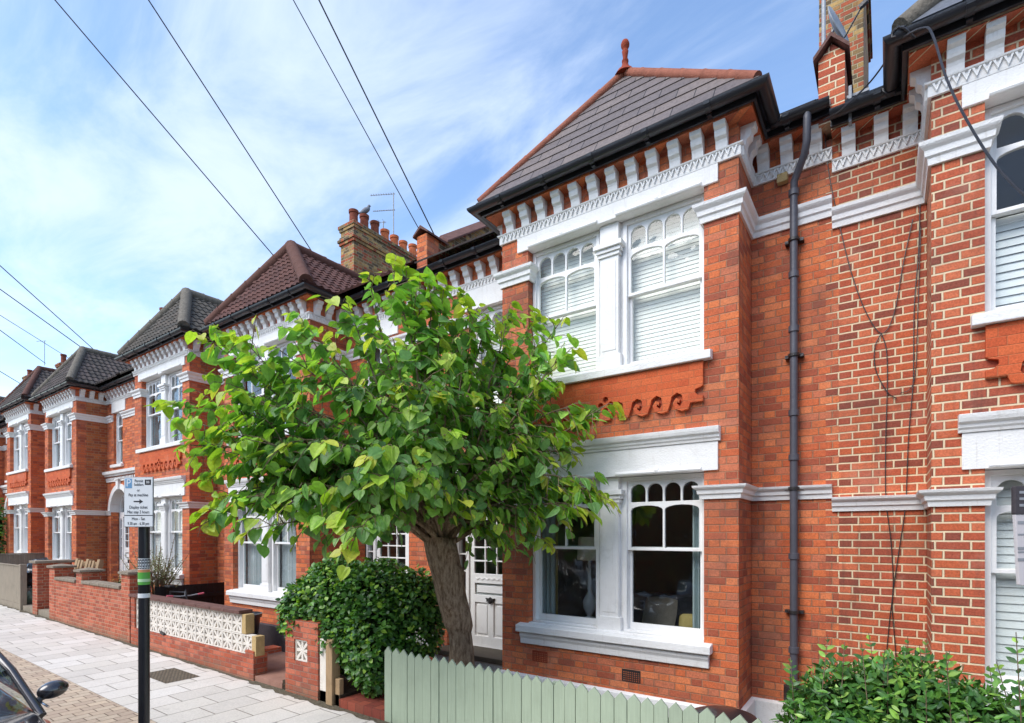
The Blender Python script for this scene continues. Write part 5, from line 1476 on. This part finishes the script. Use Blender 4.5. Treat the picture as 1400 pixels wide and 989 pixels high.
# cream flower head in it
random.seed(5); q = at(572, 876, 4.62)
mb = MB()
for _ in range(24):
    p = Vector((q.x + random.gauss(0,.09), 4.62 + random.gauss(0,.04), q.z + random.gauss(0,.05)))
    bm = None; r_ = random.uniform(.008,.016)
    mb.add([p+Vector((r_,0,0)), p+Vector((0,r_,0)), p+Vector((-r_,0,0)), p+Vector((0,-r_,0)), p+Vector((0,0,r_)), p-Vector((0,0,r_))], [(0,1,4),(1,2,4),(2,3,4),(3,0,4),(1,0,5),(2,1,5),(3,2,5),(0,3,5)])
o = obj('flower_head', mb, M['shade']); tag(o, 'cream flower cluster at the right side of the dark climber', 'flowers')
PG = [srgb(84,132,56), srgb(72,118,52), srgb(102,150,62), srgb(62,104,50)]
PY = [srgb(134,176,74), srgb(150,186,90)]
st = []
random.seed(31)
for i in range(38):
    x = random.uniform(-.50, 1.0); y = random.uniform(4.0, 4.7); h = random.uniform(1.22, 1.50) if x < .45 else random.uniform(1.1, 1.4)
    if i < 5: x = .66 + i*.06; h = 1.56 + random.uniform(-.05,.1); y = 4.1
    a = Vector((x, y, .6)); b = Vector((x+random.uniform(-.12,.12), y+random.uniform(-.1,.1), h))
    st.append(([a, a.lerp(b,.5)+Vector((random.uniform(-.03,.03),0,0)), b], [.005,.0035,.002], 13))
shrub('privet_bush', 'bright green privet bush in front of the repointed house at the lower right', 'bush',
      [(-.22, 4.38, .90, .36, .34, .34), (.12, 4.40, .98, .38, .38, .36), (.48, 4.35, .86, .42, .40, .34), (.95, 4.30, .76, .5, .42, .36), (-.10, 4.2, .60, .45, .4, .45), (.5, 4.1, .55, .6, .4, .40), (-.44, 4.42, .72, .22, .24, .24)],
      1300, (.045,.085), 'oval', PG, PY, .12, 33, M['leaf_small'], (0, 4.3, .1), stems=st, wr=.42, updir=.5)
# olive-like shrub behind the brick wall
random.seed(41); st = []
c0 = at(212, 800, 4.95)
for i in range(26):
    a = Vector((c0.x+random.uniform(-.1,.1), 4.95+random.uniform(-.1,.1), .5)); an = random.uniform(0, 6.28); r_ = random.uniform(.2, 1.0)
    b = a + Vector((math.cos(an)*r_*1.25, math.sin(an)*r_*.45, random.uniform(.9, 1.75) - r_*.25))
    m_ = a.lerp(b,.5) + Vector((0,0,.1))
    st.append(([a, m_, b], [.02,.01,.004], 16))
    for k in range(3):
        b2 = m_ + Vector((random.gauss(0,.3), random.gauss(0,.15), random.uniform(.2,.6))); st.append(([m_, m_.lerp(b2,.5), b2], [.006,.004,.002], 9))
shrub('olive_shrub', 'sparse grey-green twiggy shrub behind the brick wall and sign post', 'shrub', [], 0, (.03,.055), 'small', [srgb(112,122,78), srgb(96,108,70), srgb(130,136,92)], [srgb(150,148,84)], .1, 43, M['leaf_small'], (c0.x, 4.95, .2), stems=st, inner=False, wr=.4)
# bush at the far left edge
shrub('climbing_rose', 'dark climbing shrub with pale flowers on the house at the left edge', 'shrub',
      [(-27.1, 5.2, 2.4, .55, .5, 1.25), (-27.0, 5.2, 1.1, .6, .5, .9)], 170, (.07,.13), 'oval', HG, [srgb(210,196,130)] + HY, .12, 51, M['leaf_small'], (-27, 5.2, .2), wr=.7)
# ivy-like small planting in long wall yard
shrub('orange_shrub', 'low rusty orange shrub behind the long brick wall', 'shrub', [(-14.0, 4.95, .95, .45, .28, .36)], 330, (.04,.07), 'small', [srgb(150,110,40), srgb(128,112,48)], [srgb(188,128,50)], .4, 61, M['leaf_small'], (-14, 4.95, .2), wr=.5)

# ------------------------------------------------------------------ roof furniture, wires, pigeon
def wire_obj(name, pts, r, label, cat='cable', group=None, mat='black_old', n=5):
    mb = MB(); mb.tube(pts, r, n); o = obj(name, mb, M[mat], smooth=60, fix=False); tag(o, label, cat, group); return o
def sag(a, b, s, n=24):
    return [a.lerp(b, i/n) - Vector((0,0,s*4*(i/n)*(1-i/n))) for i in range(n+1)]
def overhead(pe, ye, p0, z0, s, r, label, k=3.2):
    E = at(pe[0], pe[1], ye); S = ray(p0[0], p0[1], z0); F = E + (S-E)*k
    wire_obj('overhead_cable', sag(E, F, s), r, label, 'cable', 'telephone cables overhead')
overhead((382, 359), 6.6, (75, 0), 9.0, .0, .011, 'leftmost long cable crossing the sky down to the brown tiled roof')
overhead((427, 345), 7.2, (203, 0), 9.0, .0, .011, 'second long cable, ending behind the apex of the brown tiled roof', 2.6)
overhead((572, 312), 6.1, (402, 0), 7.0, .02, .007, 'thinner of the two cables running to the gabled parapet', 2.4)
overhead((594, 322), 6.5, (436, 0), 7.0, .0, .010, 'thicker cable ending just right of the gabled parapet')
overhead((128, 478), 7.5, (-5, 359), 15, .0, .014, 'uppermost of the small cables at the left edge', 2)
overhead((150, 503), 7.5, (-5, 392), 16, .0, .014, 'second small cable at the left edge, over the dark roof', 2)
overhead((110, 500), 7.5, (-5, 428), 16, .0, .009, 'third faint cable at the left edge', 2)
overhead((62, 497), 7.5, (-5, 448), 17, .0, .014, 'cable reaching the dark roof beside the small aerial', 2)
overhead((30, 526), 7.5, (-5, 505), 19, .0, .014, 'lowest short cable at the left edge', 2)
# aerials
def aerial(px, ytop, ybot, Y, arms, label):
    b = at(px, ybot, Y); tpt = at(px, ytop, Y)
    t = thing('tv_aerial', tuple(b), label, 'aerial')
    m = MB(); m.tube([b, Vector((b.x, b.y, tpt.z))], .016, 8); obj('mast', m, M['metal'], t, smooth=50)
    for (dz, x0, x1, ne, el) in arms:
        m = MB(); z = tpt.z - dz
        d = Vector((-CS, -SN+.12, 0)).normalized(); w = Vector((-d.y, d.x, 0))
        a = Vector((b.x, b.y, z)) + d*x0; e = Vector((b.x, b.y, z)) + d*x1
        m.tube([a, e], .010, 6)
        for i in range(ne):
            q = a.lerp(e, (i+.5)/ne); m.tube([q - w*el + Vector((0,0,.05)), q, q + w*el - Vector((0,0,.0))], .005, 4); m.tube([q - Vector((0,0,el*.4)), q + Vector((0,0,el*.4))], .005, 4)
        obj('antenna_arm', m, M['metal'], t, smooth=50)
    return t
aerial(538, 264, 330, 10.9, [(.03, -.05, .70, 10, .07), (.50, -.05, .62, 12, .04)], 'tall aerial with two arms on the big chimney stack')
aerial(524, 303, 322, 11.6, [(.02, -.1, .5, 4, .16)], 'short aerial low between the chimney pots')
aerial(61, 466, 500, 9.2, [(.02, -.1, .5, 3, .06)], 'slim aerial above the dark roofs at the far left')
# pigeon on the second pot
q = Vector((-11.72, 9.15+.22+(2.95-.44)/7, CAMH+8.2+.50))
bm = bmesh.new(); bmesh.ops.create_icosphere(bm, subdivisions=3, radius=1); mb = MB()
def pig(v):
    p = v.copy(); x = p.x
    r_ = (1-.55*max(0,-x)**1.2); y = p.y*.075*r_; z = p.z*.085*r_ + x*.06
    return (x*.15, y, z)
rot = Matrix.Rotation(R(35), 3, 'Z')
vs = [q + Vector((0,0,.13)) + rot @ Vector(pig(v.co)) for v in bm.verts]; mb.add(vs, [tuple(v.index for v in f.verts) for f in bm.faces])
vs = [q + Vector((0,0,.13)) + rot @ Vector((.12 + v.co.x*.04, v.co.y*.035, .13 + v.co.z*.042)) for v in bm.verts]; mb.add(vs, [tuple(v.index for v in f.verts) for f in bm.faces])
vs = [q + Vector((0,0,.13)) + rot @ Vector((.10 + v.co.x*.04, v.co.y*.04, .08 + v.co.z*.07)) for v in bm.verts]; mb.add(vs, [tuple(v.index for v in f.verts) for f in bm.faces]); bm.free()
mb.add([q + Vector((0,0,.13)) + rot @ Vector(p) for p in ((-.10,-.03,-.05),(-.10,.03,-.05),(-.25,.025,-.10),(-.25,-.025,-.10),(-.10,-.03,-.03),(-.10,.03,-.03),(-.25,.025,-.09),(-.25,-.025,-.09))], [(0,3,2,1),(4,5,6,7),(0,1,5,4),(1,2,6,5),(2,3,7,6),(3,0,4,7)])
mb.add([q + Vector((0,0,.13)) + rot @ Vector(p) for p in ((.155,-.01,.135),(.155,.01,.135),(.185,0,.125),(.155,0,.12))], [(0,1,2),(0,2,3),(1,3,2),(0,3,1)])
for s in (-.025,.025): mb.tube([q + rot @ Vector((.0,s,.08)), q + rot @ Vector((.01,s,.0))], .006, 5)
o = obj('pigeon', mb, M['pigeon'], smooth=60); tag(o, 'grey pigeon perched on the second chimney pot from the left', 'bird')
# satellite dish
q = at(1147, 33, 6.95)
sd = thing('satellite_dish', tuple(q), 'grey satellite dish behind the gabled parapet beside the tall chimney', 'dish')
axis = Vector((.90, -.30, .28)).normalized(); sx = axis.cross(Vector((0,0,1))).normalized(); sy = sx.cross(axis)
mb = MB(); N = 28; vs = [q - axis*.05]
for r_ in (.33, .66, 1.0):
    vs += [q + sx*(.20*r_*math.cos(2*math.pi*k/N)) + sy*(.22*r_*math.sin(2*math.pi*k/N)) - axis*(.05*(1-r_*r_)) for k in range(N)]
fs = [(0, 1+k, 1+(k+1) % N) for k in range(N)] + [(1+i*N+k, 1+i*N+(k+1) % N, 1+(i+1)*N+(k+1) % N, 1+(i+1)*N+k) for i in range(2) for k in range(N)]
mb.add(vs, fs); d_ = obj('dish', mb, M['lead'], sd, smooth=60, fix=False); sm = d_.modifiers.new('s', 'SOLIDIFY'); sm.thickness = .01
mb = MB(); mb.tube([q - sy*.20, q + axis*.22 - sy*.05], .010, 6); mb.obox(q + axis*.24 - sy*.04, axis*.04, sx*.02, sy*.02); obj('feed_arm', mb, M['black_old'], sd)
mb = MB(); mb.tube([q - axis*.05, q - axis*.15 - Vector((0,0,.1)), Vector((q.x-.0, q.y+.1, q.z-.35))], .016, 6); obj('mount', mb, M['metal'], sd)
mb = MB(); q = at(1127, 40, 8.5); mb.tube([at(1126, 165, 7.3), at(1126, -40, 7.3)], .022, 8); o = obj('vent_pipe', mb, M['metal'], smooth=50); tag(o, 'thin grey pole rising behind the gabled parapet into the sky', 'pole')

# cables on the repointed wall
yw = YN-.015
def wallcable(pts, label, r=.0045, mat='black_old'):
    P3 = [at(x, y, yw) for x, y in pts]
    # smooth
    out = []
    for i in range(len(P3)-1):
        p0, p1, p2, p3 = P3[max(i-1,0)], P3[i], P3[i+1], P3[min(i+2, len(P3)-1)]
        for k in range(6):
            t = k/6; out.append(.5*((2*p1)+(-p0+p2)*t+(2*p0-5*p1+4*p2-p3)*t*t+(-p0+3*p1-3*p2+p3)*t**3))
    out.append(P3[-1]); wire_obj('wall_cable', out, r, label, 'cable', 'loose cables hanging on the brick wall', mat)
wallcable([(1126,165),(1133,235),(1146,300),(1163,370),(1183,425),(1205,456),(1222,430),(1235,360),(1248,300)], 'cable hanging in a deep V across the upper repointed wall')
wallcable([(1205,456),(1196,475),(1197,505),(1212,535),(1226,545)], 'short cable curling left below the knot of the V')
wallcable([(1205,456),(1212,480),(1213,530),(1211,600),(1211,680),(1218,740),(1221,800),(1216,850),(1212,893)], 'left one of the two long cables running down to the privet')
wallcable([(1258,270),(1256,340),(1250,420),(1249,500),(1248,530),(1242,600),(1238,690),(1228,760),(1220,820),(1222,860),(1225,898)], 'right one of the two long cables beside the bay corner')
wallcable([(1259,310),(1255,420),(1250,520),(1230,538)], 'thin cable close to the bay corner, bending left at its foot', .0035)
# grey drop wire draped over the right gutter
D = [at(1126,164,YN-.3), at(1150,150,YN-.45), at(1190,112,5.9), at(1222,68,5.5), at(1234,52,5.3), at(1262,38,5.2), at(1275,48,5.1), at(1295,110,4.9), at(1322,165,4.7), at(1360,225,4.5), at(1405,272,4.3), at(1450,310,4.1)]
out = []
for i in range(len(D)-1):
    p0, p1, p2, p3 = D[max(i-1,0)], D[i], D[i+1], D[min(i+2, len(D)-1)]
    for k in range(6):
        t = k/6; out.append(.5*((2*p1)+(-p0+p2)*t+(2*p0-5*p1+4*p2-p3)*t*t+(-p0+3*p1-3*p2+p3)*t**3))
wire_obj('drop_wire', out, .008, 'grey drop wire draped over the gutter of the right hand house', 'cable', mat='black_old')
mb = MB(); q = at(1230, 45, 5.25); mb.tube([q + Vector((.10,.05,-.06)), q + Vector((.03,0,.02)), q + Vector((-.01,0,.05)), q + Vector((-.05,0,.03)), q + Vector((-.05,0,-.01)), q + Vector((-.025,0,-.015))], .009, 6)
o = obj('iron_hook', mb, M['black_old'], smooth=50); tag(o, 'curled iron hook fixed to the corner of the right gutter', 'hook')

# ------------------------------------------------------------------ sky, sun, camera
w = bpy.data.worlds.new('World'); bpy.context.scene.world = w; w.use_nodes = True
nt = w.node_tree; nt.nodes.clear()
out = nt.nodes.new('ShaderNodeOutputWorld'); bg = nt.nodes.new('ShaderNodeBackground'); sk = nt.nodes.new('ShaderNodeTexSky')
sk.sky_type = 'NISHITA'; sk.sun_disc = False
SUN_EL, SUN_AZ = R(47), R(200)      # azimuth clockwise from +Y
sk.sun_elevation = SUN_EL; sk.sun_rotation = SUN_AZ; sk.air_density = 1.0; sk.dust_density = .6; sk.ozone_density = 1.6
tc = nt.nodes.new('ShaderNodeTexCoord'); mp1 = nt.nodes.new('ShaderNodeMapping')
sepc = nt.nodes.new('ShaderNodeSeparateXYZ'); nt.links.new(tc.outputs['Generated'], sepc.inputs[0])
def m2(op, a, b=0., clamp=False):
    x = nt.nodes.new('ShaderNodeMath'); x.operation = op; x.use_clamp = clamp
    for i, q in enumerate((a, b)):
        if isinstance(q, (int, float)): x.inputs[i].default_value = q
        else: nt.links.new(q, x.inputs[i])
    return x.outputs[0]
# project the direction on a high flat layer so that the cirrus foreshortens towards the horizon
zz_ = m2('MAXIMUM', m2('ADD', sepc.outputs[2], .12), .05)
cb = nt.nodes.new('ShaderNodeCombineXYZ'); nt.links.new(m2('DIVIDE', sepc.outputs[0], zz_), cb.inputs[0]); nt.links.new(m2('DIVIDE', sepc.outputs[1], zz_), cb.inputs[1])
nt.links.new(cb.outputs[0], mp1.inputs[0]); mp1.inputs['Rotation'].default_value = (0,0,R(35)); mp1.inputs['Scale'].default_value = (1.1,1.9,1)
n1 = nt.nodes.new('ShaderNodeTexNoise'); n1.inputs['Scale'].default_value = 1.35; n1.inputs['Detail'].default_value = 8; n1.inputs['Roughness'].default_value = .60; n1.inputs['Distortion'].default_value = .6
nt.links.new(mp1.outputs[0], n1.inputs['Vector'])
n2 = nt.nodes.new('ShaderNodeTexNoise'); n2.inputs['Scale'].default_value = .55; n2.inputs['Detail'].default_value = 3
nt.links.new(cb.outputs[0], n2.inputs['Vector'])
cl = m2('MULTIPLY', m2('ADD', m2('MULTIPLY', n1.outputs[0], .65), m2('MULTIPLY', n2.outputs[0], .5)), 1.0)
mr_ = nt.nodes.new('ShaderNodeMapRange'); mr_.interpolation_type = 'SMOOTHSTEP'; nt.links.new(cl, mr_.inputs[0]); mr_.inputs[1].default_value = .49; mr_.inputs[2].default_value = .75; mr_.inputs[4].default_value = .68
mx = nt.nodes.new('ShaderNodeMix'); mx.data_type = 'RGBA'; nt.links.new(mr_.outputs[0], mx.inputs[0]); hs = nt.nodes.new('ShaderNodeHueSaturation'); hs.inputs['Saturation'].default_value = 1.03; hs.inputs['Value'].default_value = 1.15; nt.links.new(sk.outputs[0], hs.inputs['Color']); nt.links.new(hs.outputs[0], mx.inputs[6]); mx.inputs[7].default_value = (3.5,3.95,4.6,1)
nt.links.new(mx.outputs[2], bg.inputs[0]); bg.inputs[1].default_value = .15; nt.links.new(bg.outputs[0], out.inputs[0])
sd_ = bpy.data.lights.new('sun', 'SUN'); sd_.energy = 1.7; sd_.angle = R(40); sd_.color = (1, .96, .90)
so = bpy.data.objects.new('sun', sd_); C.objects.link(so)
dv = Vector((math.sin(SUN_AZ)*math.cos(SUN_EL), math.cos(SUN_AZ)*math.cos(SUN_EL), math.sin(SUN_EL)))
so.rotation_euler = dv.to_track_quat('Z', 'Y').to_euler(); so.location = (0,0,30)

cd = bpy.data.cameras.new('camera'); co = bpy.data.objects.new('camera', cd); C.objects.link(co)
co.location = (0, 0, CAMH); co.rotation_euler = (R(90), 0, R(35))
cd.sensor_width = 36; cd.lens = FPX/1400*36; cd.shift_y = (731-494.5)/1400; cd.clip_end = 3000; cd.clip_start = .05
sc = bpy.context.scene; sc.camera = co
sc.view_settings.view_transform = 'Standard'; sc.view_settings.look = 'None'; sc.view_settings.exposure = 1.0; sc.view_settings.gamma = 1
sc.render.resolution_x = 1024; sc.render.resolution_y = 723
sc.cycles.max_bounces = 6; sc.cycles.transparent_max_bounces = 16; sc.cycles.use_denoising = True
